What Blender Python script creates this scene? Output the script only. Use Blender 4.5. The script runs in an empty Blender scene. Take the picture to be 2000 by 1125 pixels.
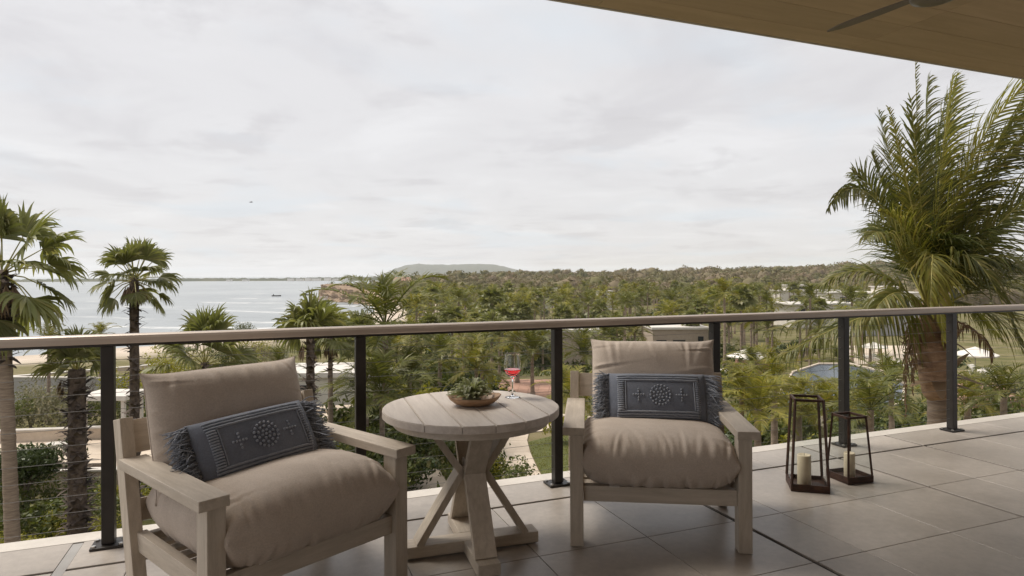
import bpy, bmesh, math, random
import numpy as np
from mathutils import Vector, Matrix, Quaternion

random.seed(7); RNG = np.random.default_rng(11)
SC = bpy.context.scene
COL = SC.collection
R = math.radians

# ------------------------------------------------------------------ camera, sky, sun, exposure
FPX, HZ, CAMH = 1250.0, 536.0, 1.365          # focal length and horizon row of a 2000 px wide view, eye height
YAW, ROLL = R(21.34), R(0.244)
cam_d = bpy.data.cameras.new('camera'); cam = bpy.data.objects.new('camera', cam_d); COL.objects.link(cam)
cam_d.sensor_width = 36.0; cam_d.lens = 36.0 * FPX / 2000.0
cam_d.shift_y = (HZ - 562.5) / 2000.0
cam_d.clip_start = 0.05; cam_d.clip_end = 30000
cam.matrix_world = (Matrix.Translation((0, 0, CAMH)) @ Matrix.Rotation(-YAW, 4, 'Z')
                    @ Matrix.Rotation(ROLL, 4, 'Y') @ Matrix.Rotation(R(90), 4, 'X'))
SC.camera = cam

SUN_EL, SUN_AZ = R(57), R(-70)                  # azimuth from the view direction, negative = left
world = bpy.data.worlds.new('World'); SC.world = world; world.use_nodes = True
wn, wl = world.node_tree.nodes, world.node_tree.links
wn.clear()
def N(nodes, t, **kw):
    n = nodes.new(t)
    for k, v in kw.items():
        if k in n.inputs.keys(): n.inputs[k].default_value = v
        else: setattr(n, k, v)
    return n
w_out = N(wn, 'ShaderNodeOutputWorld'); w_bg = N(wn, 'ShaderNodeBackground', Strength=0.1)
w_sky = N(wn, 'ShaderNodeTexSky', sky_type='NISHITA', sun_disc=False)
w_sky.sun_elevation = SUN_EL; w_sky.sun_rotation = YAW + SUN_AZ
w_sky.air_density = 1.0; w_sky.dust_density = 2.0
w_tc = N(wn, 'ShaderNodeTexCoord'); w_sep = N(wn, 'ShaderNodeSeparateXYZ')
wl.new(w_tc.outputs['Generated'], w_sep.inputs[0])
def wmath(op, a, b=None):
    m = N(wn, 'ShaderNodeMath', operation=op)
    for i, v in enumerate((a, b)):
        if v is None: continue
        if isinstance(v, (int, float)): m.inputs[i].default_value = v
        else: wl.new(v, m.inputs[i])
    return m.outputs[0]
zc = wmath('ADD', wmath('MAXIMUM', w_sep.outputs['Z'], 0.0), 0.09)
cx_, cy_ = wmath('DIVIDE', w_sep.outputs['X'], zc), wmath('DIVIDE', w_sep.outputs['Y'], zc)
w_cmb = N(wn, 'ShaderNodeCombineXYZ'); wl.new(cx_, w_cmb.inputs[0]); wl.new(cy_, w_cmb.inputs[1])
def wnoise(scale, detail, rough, off, dist=0.0):
    mp = N(wn, 'ShaderNodeMapping'); mp.inputs['Location'].default_value = off
    wl.new(w_cmb.outputs[0], mp.inputs['Vector'])
    n = N(wn, 'ShaderNodeTexNoise', Scale=scale, Detail=detail, Roughness=rough, Distortion=dist)
    wl.new(mp.outputs[0], n.inputs['Vector']); return n.outputs['Fac']
def wramp(src, stops):
    r = N(wn, 'ShaderNodeValToRGB'); wl.new(src, r.inputs[0]); r.color_ramp.interpolation = 'EASE'
    e = r.color_ramp.elements
    while len(e) < len(stops): e.new(0.5)
    for q, (p, c) in zip(e, stops): q.position = p; q.color = (c[0], c[1], c[2], 1) if isinstance(c, tuple) else (c, c, c, 1)
    return r.outputs[0]
shade = wramp(wnoise(0.95, 8, 0.58, (5.3, 4.1, 0), 0.5), [(0.33, (0.665, 0.655, 0.66)), (0.5, (0.735, 0.73, 0.73)), (0.68, (0.79, 0.788, 0.787))])
low = wramp(wnoise(1.3, 9, 0.6, (7.4, 2.2, 0), 0.3), [(0.53, 0.0), (0.66, 1.0)])
gap = wramp(wnoise(0.8, 5, 0.5, (1.3, 9.2, 0), 0.5), [(0.50, 0.0), (0.68, 1.0)])
def wmix(f, a, b, mode='MIX'):
    m = N(wn, 'ShaderNodeMixRGB', blend_type=mode)
    for i, v in enumerate((f, a, b)):
        if isinstance(v, (int, float)): m.inputs[i].default_value = v
        elif isinstance(v, tuple): m.inputs[i].default_value = v
        else: wl.new(v, m.inputs[i])
    return m.outputs[0]
clouds = wmix(wmath('MULTIPLY', low, 0.62), shade, (0.60, 0.585, 0.59, 1))
clouds = wmix(wmath('MULTIPLY', gap, 0.42), clouds, (0.655, 0.74, 0.80, 1))
clouds10 = wmix(1.0, clouds, (7.5, 7.42, 7.47, 1), 'MULTIPLY')
cover = wmix(0.93, w_sky.outputs[0], clouds10)             # high overcast over the clear sky
wl.new(cover, w_bg.inputs['Color']); wl.new(w_bg.outputs[0], w_out.inputs['Surface'])

sun_d = bpy.data.lights.new('sun', 'SUN'); sun = bpy.data.objects.new('sun', sun_d); COL.objects.link(sun)
sun_d.energy = 2.7; sun_d.angle = R(28); sun_d.color = (1.0, 0.93, 0.83)
_az = math.pi / 2 - YAW - SUN_AZ               # math angle of the sun's bearing in world XY
sun_dir = Vector((math.cos(_az) * math.cos(SUN_EL), math.sin(_az) * math.cos(SUN_EL), math.sin(SUN_EL)))
sun.rotation_euler = sun_dir.to_track_quat('Z', 'Y').to_euler()
vs = SC.view_settings
vs.view_transform = 'Standard'; vs.look = 'None'; vs.gamma = 1.0; vs.exposure = 0.58; vs.use_curve_mapping = False
cy = SC.cycles
cy.max_bounces = 14; cy.diffuse_bounces = 4; cy.glossy_bounces = 4; cy.transmission_bounces = 14
cy.transparent_max_bounces = 12; cy.volume_bounces = 1; cy.caustics_reflective = False; cy.caustics_refractive = False
cy.use_denoising = True; cy.sample_clamp_indirect = 6.0

# ------------------------------------------------------------------ view helpers (used to find real positions)
_c, _s = math.cos(-ROLL), math.sin(-ROLL); _cy, _sy = math.cos(YAW), math.sin(YAW)
def ray(x, y):
    x = x - 1000.0; y = -(y - HZ); x, y = _c * x - _s * y, _s * x + _c * y
    X, Y, Z = x / FPX, 1.0, y / FPX
    return Vector((_cy * X + _sy * Y, -_sy * X + _cy * Y, Z))
def at_depth(x, y, d): return Vector((0, 0, CAMH)) + ray(x, y) * d
def at_z(x, y, z):
    r = ray(x, y); return Vector((0, 0, CAMH)) + r * ((z - CAMH) / r.z)
def W(xc, yc, z=0.0): return Vector((_cy * xc + _sy * yc, -_sy * xc + _cy * yc, z))   # view-aligned plan -> world
def UNW(p): return (_cy * p[0] - _sy * p[1], _sy * p[0] + _cy * p[1])

# ------------------------------------------------------------------ mesh helpers
class MB:
    def __init__(s): s.v = []; s.f = []
    def add(s, verts, faces):
        o = len(s.v); s.v.extend([tuple(p) for p in verts]); s.f.extend([tuple(i + o for i in q) for q in faces])
    def box(s, c, d, m=None):
        x, y, z = d[0] / 2, d[1] / 2, d[2] / 2
        vv = [Vector((sx * x, sy * y, sz * z)) for sz in (-1, 1) for sy in (-1, 1) for sx in (-1, 1)]
        if m is not None: vv = [m @ p for p in vv]
        vv = [p + Vector(c) for p in vv]
        s.add(vv, [(0, 2, 3, 1), (4, 5, 7, 6), (0, 1, 5, 4), (2, 6, 7, 3), (0, 4, 6, 2), (1, 3, 7, 5)])
    def beam(s, p0, p1, w, t, up=(0, 0, 1), w1=None, t1=None):
        p0, p1 = Vector(p0), Vector(p1); d = (p1 - p0).normalized(); a = d.cross(Vector(up))
        if a.length < 1e-4: a = d.cross(Vector((1, 0, 0)))
        a.normalize(); b = a.cross(d)
        w1 = w if w1 is None else w1; t1 = t if t1 is None else t1
        vv = [p0 + a * w / 2 * i + b * t / 2 * j for i, j in ((-1, -1), (1, -1), (1, 1), (-1, 1))]
        vv += [p1 + a * w1 / 2 * i + b * t1 / 2 * j for i, j in ((-1, -1), (1, -1), (1, 1), (-1, 1))]
        s.add(vv, [(0, 1, 2, 3), (7, 6, 5, 4), (0, 4, 5, 1), (1, 5, 6, 2), (2, 6, 7, 3), (3, 7, 4, 0)])
    def tube(s, pts, rad, n=8, cap=True):
        pts = [Vector(p) for p in pts]; m = len(pts)
        if isinstance(rad, (int, float)): rad = [rad] * m
        o = len(s.v); ref = Vector((0.3, 0.7, 0.2)).normalized()
        for i, p in enumerate(pts):
            d = (pts[min(i + 1, m - 1)] - pts[max(i - 1, 0)]).normalized()
            a = d.cross(ref)
            if a.length < 0.05: a = d.cross(Vector((1, 0, 0)))
            a.normalize(); b = d.cross(a)
            for k in range(n):
                q = 2 * math.pi * k / n; s.v.append(tuple(p + (a * math.cos(q) + b * math.sin(q)) * rad[i]))
        for i in range(m - 1):
            for k in range(n):
                k2 = (k + 1) % n; s.f.append((o + i * n + k, o + i * n + k2, o + (i + 1) * n + k2, o + (i + 1) * n + k))
        if cap:
            s.f.append(tuple(o + k for k in range(n))[::-1]); s.f.append(tuple(o + (m - 1) * n + k for k in range(n)))
    def lathe(s, prof, n=24, c=(0, 0, 0), sx=1, sy=1, close=False):
        o = len(s.v)
        for r, z in prof:
            for k in range(n):
                q = 2 * math.pi * k / n; s.v.append((c[0] + r * sx * math.cos(q), c[1] + r * sy * math.sin(q), c[2] + z))
        m = len(prof)
        for i in range(m - 1):
            for k in range(n):
                k2 = (k + 1) % n; s.f.append((o + i * n + k, o + i * n + k2, o + (i + 1) * n + k2, o + (i + 1) * n + k))
        if prof[0][0] > 1e-6 and close: s.f.append(tuple(o + k for k in range(n))[::-1])
        if prof[-1][0] > 1e-6 and close: s.f.append(tuple(o + (m - 1) * n + k for k in range(n)))
    def mesh(s, name, smooth=False, bevel=0.0, seg=2):
        me = bpy.data.meshes.new(name); me.from_pydata(s.v, [], s.f); me.update()
        if bevel > 0:
            bm = bmesh.new(); bm.from_mesh(me)
            bmesh.ops.bevel(bm, geom=list(bm.edges), offset=bevel, segments=seg, affect='EDGES', profile=0.6, clamp_overlap=True)
            bm.to_mesh(me); bm.free()
        if smooth: me.polygons.foreach_set('use_smooth', [True] * len(me.polygons))
        me.update(); return me
def link(name, me, mat=None, parent=None, loc=None, rot=None):
    o = bpy.data.objects.new(name, me); COL.objects.link(o)
    if mat is not None and me is not None and not me.materials: me.materials.append(mat)
    if parent is not None: o.parent = parent
    if loc is not None: o.location = loc
    if rot is not None: o.rotation_euler = rot
    return o
def build(mb, name, mat, parent=None, smooth=False, bevel=0.0, loc=None, rot=None):
    return link(name, mb.mesh(name, smooth, bevel), mat, parent, loc, rot)
def empty(name, loc=(0, 0, 0), rz=0.0):
    o = bpy.data.objects.new(name, None); COL.objects.link(o); o.location = loc; o.rotation_euler = (0, 0, rz); o.empty_display_size = 0.1; return o
def tag(o, label, cat, group=None):
    o['label'] = label; o['category'] = cat
    if group: o['group'] = group
    return o
def kind(o, k, label=None):
    o['kind'] = k
    if label: o['label'] = label
    return o
def np_mesh(name, verts, quads, smooth=False):
    verts = np.asarray(verts, np.float32).reshape(-1, 3); quads = np.asarray(quads, np.int32)
    k = quads.shape[1]; me = bpy.data.meshes.new(name)
    me.vertices.add(len(verts)); me.vertices.foreach_set('co', verts.ravel())
    me.loops.add(quads.size); me.loops.foreach_set('vertex_index', quads.ravel())
    me.polygons.add(len(quads)); me.polygons.foreach_set('loop_start', np.arange(0, quads.size, k, dtype=np.int32))
    me.polygons.foreach_set('loop_total', np.full(len(quads), k, np.int32))
    if smooth: me.polygons.foreach_set('use_smooth', np.ones(len(quads), bool))
    me.update(calc_edges=True); return me

# ------------------------------------------------------------------ materials
def new_mat(name):
    m = bpy.data.materials.new(name); m.use_nodes = True; nt = m.node_tree; nt.nodes.clear()
    out = nt.nodes.new('ShaderNodeOutputMaterial'); return m, nt, out
def lk(nt, a, b): nt.links.new(a, b)
def vec_in(nt, coords, stretch, objrand):
    tc = nt.nodes.new('ShaderNodeTexCoord'); mp = nt.nodes.new('ShaderNodeMapping'); mp.inputs['Scale'].default_value = stretch
    lk(nt, tc.outputs[coords], mp.inputs['Vector'])
    if objrand:
        oi = nt.nodes.new('ShaderNodeObjectInfo'); mu = nt.nodes.new('ShaderNodeVectorMath'); mu.operation = 'SCALE'
        cb = nt.nodes.new('ShaderNodeCombineXYZ')
        for i in range(3): lk(nt, oi.outputs['Random'], cb.inputs[i])
        mu.inputs['Scale'].default_value = 37.0; lk(nt, cb.outputs[0], mu.inputs[0]); lk(nt, mu.outputs[0], mp.inputs['Location'])
    return mp.outputs[0]
def ramp(nt, src, stops, ease=False):
    r = nt.nodes.new('ShaderNodeValToRGB'); e = r.color_ramp.elements
    if ease: r.color_ramp.interpolation = 'EASE'
    while len(e) < len(stops): e.new(0.5)
    for q, (p, c) in zip(e, stops): q.position = p; q.color = (c[0], c[1], c[2], 1) if isinstance(c, (tuple, list)) else (c, c, c, 1)
    lk(nt, src, r.inputs[0]); return r.outputs[0]
def noise(nt, vec, scale, detail=5, rough=0.55, dist=0.0):
    n = nt.nodes.new('ShaderNodeTexNoise'); n.inputs['Scale'].default_value = scale; n.inputs['Detail'].default_value = detail
    n.inputs['Roughness'].default_value = rough; n.inputs['Distortion'].default_value = dist
    lk(nt, vec, n.inputs['Vector']); return n.outputs['Fac']
def mixc(nt, f, a, b, mode='MIX'):
    m = nt.nodes.new('ShaderNodeMixRGB'); m.blend_type = mode
    for i, v in enumerate((f, a, b)):
        if isinstance(v, (int, float)): m.inputs[i].default_value = v
        elif isinstance(v, (tuple, list)): m.inputs[i].default_value = (v[0], v[1], v[2], 1)
        else: lk(nt, v, m.inputs[i])
    return m.outputs[0]
def surf(name, c1, c2, scale=6.0, stretch=(1, 1, 1), detail=6, rough=0.6, rvar=0.12, bump=0.1, bscale=None, bdist=0.004,
         metallic=0.0, spec=0.5, objrand=True, tone=0.12, coords='Object', sheen=0.0, fine=None, lo=0.35, hi=0.68):
    m, nt, out = new_mat(name); p = nt.nodes.new('ShaderNodeBsdfPrincipled')
    v = vec_in(nt, coords, stretch, objrand); n1 = noise(nt, v, scale, detail, 0.6, 0.4)
    col = ramp(nt, n1, [(lo, c1), (hi, c2)])
    if objrand and tone > 0:
        oi = nt.nodes.new('ShaderNodeObjectInfo'); mr = nt.nodes.new('ShaderNodeMapRange')
        mr.inputs['To Min'].default_value = 1 - tone; mr.inputs['To Max'].default_value = 1 + tone
        lk(nt, oi.outputs['Random'], mr.inputs['Value']); col = mixc(nt, 1.0, col, mr.outputs[0], 'MULTIPLY')
    if fine:
        n3 = noise(nt, v, fine[0], 3, 0.7); g = ramp(nt, n3, [(0.3, 1 - fine[1]), (0.7, 1 + fine[1] * 0.6)]); col = mixc(nt, 1.0, col, g, 'MULTIPLY')
    lk(nt, col, p.inputs['Base Color'])
    rr = nt.nodes.new('ShaderNodeMapRange'); rr.inputs['To Min'].default_value = max(0.02, rough - rvar); rr.inputs['To Max'].default_value = min(1, rough + rvar)
    lk(nt, n1, rr.inputs['Value']); lk(nt, rr.outputs[0], p.inputs['Roughness'])
    p.inputs['Metallic'].default_value = metallic; p.inputs['Specular IOR Level'].default_value = spec
    if sheen: p.inputs['Sheen Weight'].default_value = sheen
    if bump > 0:
        n2 = noise(nt, v, bscale or scale * 4, 4, 0.6); b = nt.nodes.new('ShaderNodeBump'); b.inputs['Strength'].default_value = bump
        b.inputs['Distance'].default_value = bdist; lk(nt, n2, b.inputs['Height']); lk(nt, b.outputs[0], p.inputs['Normal'])
    lk(nt, p.outputs[0], out.inputs['Surface']); return m
def leafmat(name, cols, transl=0.3, rough=0.5, objtone=0.18, patch=None, patch_scale=0.04, spec=0.3):
    """leaves: each blade takes its own tone (random per island), each plant its own shift"""
    m, nt, out = new_mat(name); g = nt.nodes.new('ShaderNodeNewGeometry')
    k = len(cols); col = ramp(nt, g.outputs['Random Per Island'], [(i / (k - 1), c) for i, c in enumerate(cols)])
    oi = nt.nodes.new('ShaderNodeObjectInfo'); mr = nt.nodes.new('ShaderNodeMapRange')
    mr.inputs['To Min'].default_value = 1 - objtone; mr.inputs['To Max'].default_value = 1 + objtone
    lk(nt, oi.outputs['Random'], mr.inputs['Value']); col = mixc(nt, 1.0, col, mr.outputs[0], 'MULTIPLY')
    if patch:
        v = vec_in(nt, 'Object', (1, 1, 1), False); f = ramp(nt, noise(nt, v, patch_scale, 4, 0.6), [(0.42, 0.0), (0.6, 1.0)])
        col = mixc(nt, f, col, mixc(nt, 0.75, col, patch))
    p = nt.nodes.new('ShaderNodeBsdfPrincipled'); p.inputs['Roughness'].default_value = rough; p.inputs['Specular IOR Level'].default_value = spec
    lk(nt, col, p.inputs['Base Color']); t = nt.nodes.new('ShaderNodeBsdfTranslucent')
    tcol = mixc(nt, 1.0, col, (1.25, 1.3, 0.7), 'MULTIPLY'); lk(nt, tcol, t.inputs['Color'])
    mx = nt.nodes.new('ShaderNodeMixShader'); mx.inputs[0].default_value = transl
    lk(nt, p.outputs[0], mx.inputs[1]); lk(nt, t.outputs[0], mx.inputs[2]); lk(nt, mx.outputs[0], out.inputs['Surface']); return m
def glassmat(name, tint=(1, 1, 1), rough=0.0, ior=1.45):
    m, nt, out = new_mat(name); p = nt.nodes.new('ShaderNodeBsdfPrincipled'); p.inputs['Base Color'].default_value = (*tint, 1)
    p.inputs['Transmission Weight'].default_value = 1.0; p.inputs['Roughness'].default_value = rough; p.inputs['IOR'].default_value = ior
    lk(nt, p.outputs[0], out.inputs['Surface']); return m
def panemat(name):
    """thin pane: mostly clear, mirror-like at a grazing angle"""
    m, nt, out = new_mat(name); lw = nt.nodes.new('ShaderNodeLayerWeight'); pw_ = nt.nodes.new('ShaderNodeMath'); pw_.operation = 'POWER'; pw_.inputs[1].default_value = 5.0; lk(nt, lw.outputs['Facing'], pw_.inputs[0])
    fr = nt.nodes.new('ShaderNodeMapRange'); fr.inputs['To Min'].default_value = 0.05; fr.inputs['To Max'].default_value = 0.9; lk(nt, pw_.outputs[0], fr.inputs['Value'])
    a = nt.nodes.new('ShaderNodeBsdfTransparent'); a.inputs['Color'].default_value = (0.93, 0.95, 0.94, 1)
    g = nt.nodes.new('ShaderNodeBsdfGlossy'); g.inputs['Roughness'].default_value = 0.02
    mx = nt.nodes.new('ShaderNodeMixShader'); lk(nt, fr.outputs[0], mx.inputs[0]); lk(nt, a.outputs[0], mx.inputs[1]); lk(nt, g.outputs[0], mx.inputs[2])
    lk(nt, mx.outputs[0], out.inputs['Surface']); return m

M = {}
M['tile'] = surf('porcelain_tile', (0.325, 0.288, 0.252), (0.40, 0.357, 0.315), scale=2.2, rough=0.36, rvar=0.1, bump=0.05, bscale=90, bdist=0.0006, tone=0.09, fine=(26, 0.11))
M['grout'] = surf('dark_grout', (0.030, 0.028, 0.026), (0.055, 0.05, 0.047), scale=20, rough=0.85, objrand=False)
M['coping'] = surf('pale_coping', (0.50, 0.46, 0.41), (0.58, 0.54, 0.49), scale=3, rough=0.55, bump=0.08, tone=0.04, fine=(30, 0.06))
M['teak'] = surf('weathered_teak', (0.43, 0.37, 0.30), (0.56, 0.49, 0.41), scale=5.5, stretch=(0.7, 7, 7), detail=8, rough=0.6, bump=0.25, bscale=14, bdist=0.0012, tone=0.07, fine=(60, 0.09))
M['teak_y'] = surf('weathered_teak_depthwise', (0.43, 0.37, 0.30), (0.56, 0.49, 0.41), scale=5.5, stretch=(7, 0.7, 7), detail=8, rough=0.6, bump=0.25, bscale=14, bdist=0.0012, tone=0.07, fine=(60, 0.09))
M['teak_z'] = surf('weathered_teak_upright', (0.42, 0.36, 0.29), (0.545, 0.478, 0.398), scale=5.5, stretch=(7, 7, 0.7), detail=8, rough=0.6, bump=0.25, bscale=14, bdist=0.0012, tone=0.07, fine=(60, 0.09))
M['teak_top'] = surf('weathered_teak_tabletop', (0.48, 0.42, 0.368), (0.60, 0.54, 0.48), scale=5, stretch=(7, 0.7, 7), detail=8, rough=0.5, bump=0.2, bscale=12, bdist=0.001, tone=0.06, fine=(50, 0.07))
M['rail'] = surf('champagne_aluminium', (0.40, 0.335, 0.285), (0.46, 0.39, 0.335), scale=3, rough=0.38, rvar=0.06, bump=0.03, bscale=60, bdist=0.0005, metallic=0.25, objrand=False)
M['post'] = surf('dark_bronze_metal', (0.022, 0.019, 0.017), (0.034, 0.029, 0.026), scale=8, rough=0.42, bump=0.05, bscale=80, bdist=0.0005, metallic=0.3)
M['cable'] = surf('steel_cable', (0.17, 0.165, 0.16), (0.2, 0.195, 0.19), scale=4, rough=0.6, bump=0, metallic=0.2, objrand=False)
M['steel'] = surf('brushed_steel', (0.45, 0.44, 0.42), (0.55, 0.54, 0.52), scale=40, rough=0.3, bump=0, metallic=0.9, objrand=False)
M['ceil'] = surf('ceiling_timber', (0.435, 0.325, 0.225), (0.51, 0.39, 0.275), scale=2.2, stretch=(0.6, 6, 1), detail=8, rough=0.62, bump=0.12, bscale=12, bdist=0.001, tone=0.07, fine=(40, 0.06))
M['render'] = surf('pale_render', (0.52, 0.49, 0.45), (0.6, 0.57, 0.53), scale=3, rough=0.85, bump=0.2, bscale=60, bdist=0.002)
M['warmwall'] = surf('warm_render', (0.34, 0.275, 0.215), (0.40, 0.33, 0.265), scale=3, rough=0.85, bump=0.2, bscale=60, bdist=0.002)
M['white'] = surf('white_render', (0.64, 0.60, 0.54), (0.73, 0.69, 0.63), scale=0.7, rough=0.8, bump=0.1, bscale=20, bdist=0.004, tone=0.05)
M['grey'] = surf('grey_concrete', (0.33, 0.32, 0.31), (0.42, 0.41, 0.40), scale=0.9, rough=0.85, bump=0.15, bscale=20, bdist=0.004, tone=0.05)
M['sandstone'] = surf('sand_paving', (0.50, 0.41, 0.32), (0.60, 0.51, 0.41), scale=1.3, rough=0.85, bump=0.2, bscale=30, bdist=0.003, tone=0.05, fine=(9, 0.06))
M['brick'] = surf('terracotta_paving', (0.30, 0.165, 0.115), (0.40, 0.235, 0.17), scale=2.5, rough=0.85, bump=0.2, bscale=25, bdist=0.003, tone=0.1, fine=(8, 0.12))
M['darkwin'] = surf('dark_glass', (0.02, 0.023, 0.026), (0.03, 0.034, 0.038), scale=2, rough=0.08, rvar=0.03, bump=0, spec=0.6)
M['fan'] = surf('fan_bronze', (0.15, 0.13, 0.11), (0.19, 0.165, 0.14), scale=8, rough=0.45, bump=0.03, metallic=0.2)
M['rust'] = surf('rusted_bronze', (0.035, 0.018, 0.012), (0.085, 0.04, 0.024), scale=18, rough=0.55, bump=0.15, bscale=60, bdist=0.0008, metallic=0.35)
M['wax'] = surf('ivory_wax', (0.62, 0.52, 0.37), (0.72, 0.62, 0.46), scale=9, rough=0.45, bump=0.1, bscale=30, bdist=0.001)
M['wick'] = surf('burnt_wick', (0.02, 0.018, 0.016), (0.04, 0.035, 0.03), scale=30, rough=0.9, bump=0)
M['bowlwood'] = surf('bowl_wood', (0.27, 0.155, 0.085), (0.42, 0.27, 0.16), scale=9, stretch=(1, 5, 3), rough=0.5, bump=0.15, bscale=25, bdist=0.001)
M['glass'] = glassmat('clear_glass'); M['pane'] = panemat('thin_pane')
M['wine'] = glassmat('rose_wine', (0.92, 0.035, 0.04), 0.0, 1.34)
M['airplant'] = leafmat('air_plant_leaf', [(0.40, 0.41, 0.29), (0.56, 0.56, 0.42), (0.26, 0.28, 0.17), (0.64, 0.61, 0.49)], 0.3, 0.6, 0.05)

def fabric(name, c1, c2, weave, tone=0.03, sheen=0.15, bumps=0.35):
    m, nt, out = new_mat(name); p = nt.nodes.new('ShaderNodeBsdfPrincipled'); v = vec_in(nt, 'Object', (1, 1, 1), True)
    col = ramp(nt, noise(nt, v, 7, 6, 0.6), [(0.3, c1), (0.7, c2)])
    w1 = nt.nodes.new('ShaderNodeTexWave'); w1.bands_direction = 'X'; w1.inputs['Scale'].default_value = weave; w1.inputs['Distortion'].default_value = 1.5
    w2 = nt.nodes.new('ShaderNodeTexWave'); w2.bands_direction = 'Y'; w2.inputs['Scale'].default_value = weave; w2.inputs['Distortion'].default_value = 1.5
    lk(nt, v, w1.inputs['Vector']); lk(nt, v, w2.inputs['Vector'])
    mx = mixc(nt, 0.5, w1.outputs['Fac'], w2.outputs['Fac'])
    fl = ramp(nt, noise(nt, v, 160, 3, 0.7), [(0.3, 0.86), (0.7, 1.1)]); col = mixc(nt, 1.0, col, fl, 'MULTIPLY')
    lk(nt, col, p.inputs['Base Color']); p.inputs['Roughness'].default_value = 0.92; p.inputs['Sheen Weight'].default_value = sheen
    p.inputs['Specular IOR Level'].default_value = 0.15
    b = nt.nodes.new('ShaderNodeBump'); b.inputs['Strength'].default_value = bumps; b.inputs['Distance'].default_value = 0.0012; lk(nt, mx, b.inputs['Height'])
    n2 = noise(nt, v, 16, 4, 0.6); b2 = nt.nodes.new('ShaderNodeBump'); b2.inputs['Strength'].default_value = 0.25; b2.inputs['Distance'].default_value = 0.006
    lk(nt, n2, b2.inputs['Height']); lk(nt, b.outputs[0], b2.inputs['Normal']); lk(nt, b2.outputs[0], p.inputs['Normal'])
    lk(nt, p.outputs[0], out.inputs['Surface']); return m
M['cushion'] = fabric('taupe_canvas', (0.46, 0.39, 0.33), (0.53, 0.455, 0.39), 140)
M['navy'] = fabric('blue_grey_cotton', (0.135, 0.15, 0.19), (0.195, 0.213, 0.255), 90, bumps=0.6)
M['yarn'] = fabric('blue_grey_yarn', (0.205, 0.225, 0.27), (0.31, 0.33, 0.375), 120, sheen=0.3)

# ------------------------------------------------------------------ terrace: floor, edge, ceiling, building behind
EDGE_V = 4.0
U0, U1 = -3.0, 9.4
b = MB(); b.box(((U0 + U1) / 2, (EDGE_V - 2.6) / 2 - 0.01, -0.161), (U1 - U0, EDGE_V + 2.6 - 0.02, 0.3)); floor = build(b, 'terrace_floor', M['grout'])
kind(floor, 'structure', 'terrace floor of large taupe porcelain tiles with dark joints')
us = [U0, -2.1, -1.49, -0.88, -0.01 - 0.28, 0.33, 0.63 + 0.31 - 0.31, 1.244, 1.857, 2.43, 2.75, 3.36, 3.955, 4.41, 4.865, 5.475, 6.085, 6.7, 7.3, 7.9, 8.5, U1]
us = [U0, -2.1, -1.49, -0.88, -0.59, 0.02, 0.63, 1.244, 1.857, 2.43, 2.75, 3.36, 3.955, 4.41, 4.865, 5.475, 6.085, 6.7, 7.3, 7.9, 8.5, U1]
DARKU = {-0.88: 0.05, 2.43: 0.028, 3.955: 0.026, 4.865: 0.024}
vsj = [-2.58, -1.9, -1.3, -0.7, -0.1, 0.5, 1.08, 1.685, 2.295, 2.84, 3.525, 3.87]
DARKV = {3.525: 0.024}
def gapu(u): return DARKU.get(u, 0.004)
for i in range(len(us) - 1):
    for j in range(len(vsj) - 1):
        a, c = us[i] + gapu(us[i]) / 2, us[i + 1] - gapu(us[i + 1]) / 2
        e, g = vsj[j] + DARKV.get(vsj[j], 0.004) / 2, vsj[j + 1] - DARKV.get(vsj[j + 1], 0.004) / 2
        b = MB(); b.box((0, 0, 0), (c - a, g - e, 0.012)); link('tile', b.mesh('tile', bevel=0.0012, seg=1), M['tile'], floor, ((a + c) / 2, (e + g) / 2, -0.006))
b = MB(); b.box((0, 0, 0), (0.046, 6.4, 0.01)); link('drain_strip', b.mesh('drain_strip'), M['steel'] if False else M['grey'], floor, (-0.88, 0.66, -0.0075))
for i in range(10):
    a = U0 + (U1 - U0) / 10 * i; b = MB(); b.box((0, 0, 0), ((U1 - U0) / 10 - 0.004, 0.126, 0.05))
    link('coping_slab', b.mesh('coping_slab', bevel=0.003), M['coping'], floor, (a + (U1 - U0) / 20, EDGE_V - 0.065, -0.024))
b = MB(); b.box(((U0 + U1) / 2, 0.2, -3.5), (U1 - U0 + 2, 6.9, 6.3)); kind(build(b, 'building_wall', M['warmwall']), 'structure', 'building storeys below the terrace')
CEZ = 3.245; CU0 = -2.6
b = MB(); b.box(((CU0 + U1) / 2, 0.7, CEZ + 0.2), (U1 - CU0, 6.56, 0.34)); ceiling = build(b, 'ceiling', M['warmwall']); kind(ceiling, 'structure', 'timber clad roof soffit over the terrace')
pw = 0.30; v = -2.55
while v < 3.97:
    w_ = min(pw, 3.975 - v)
    for k in range(5):
        L = (U1 - CU0) / 5; off = (0.37 * (int(round(v * 10)) % 3))
        b = MB(); b.box((0, 0, 0), (L - 0.003, w_ - 0.003, 0.018)); link('plank', b.mesh('plank', bevel=0.0015, seg=1), M['ceil'], ceiling, (CU0 + L * (k + 0.5), v + w_ / 2, CEZ + 0.011))
    v += pw
b = MB(); b.box(((CU0 + U1) / 2, 3.99, CEZ + 0.185), (U1 - CU0, 0.02, 0.37)); build(b, 'fascia', M['render'], ceiling)
b = MB(); b.box(((U0 + U1) / 2, -2.68, 1.55), (U1 - U0, 0.12, 3.4)); bw = build(b, 'back_wall', M['warmwall']); kind(bw, 'structure', 'warm rendered wall at the back of the terrace')

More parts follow.
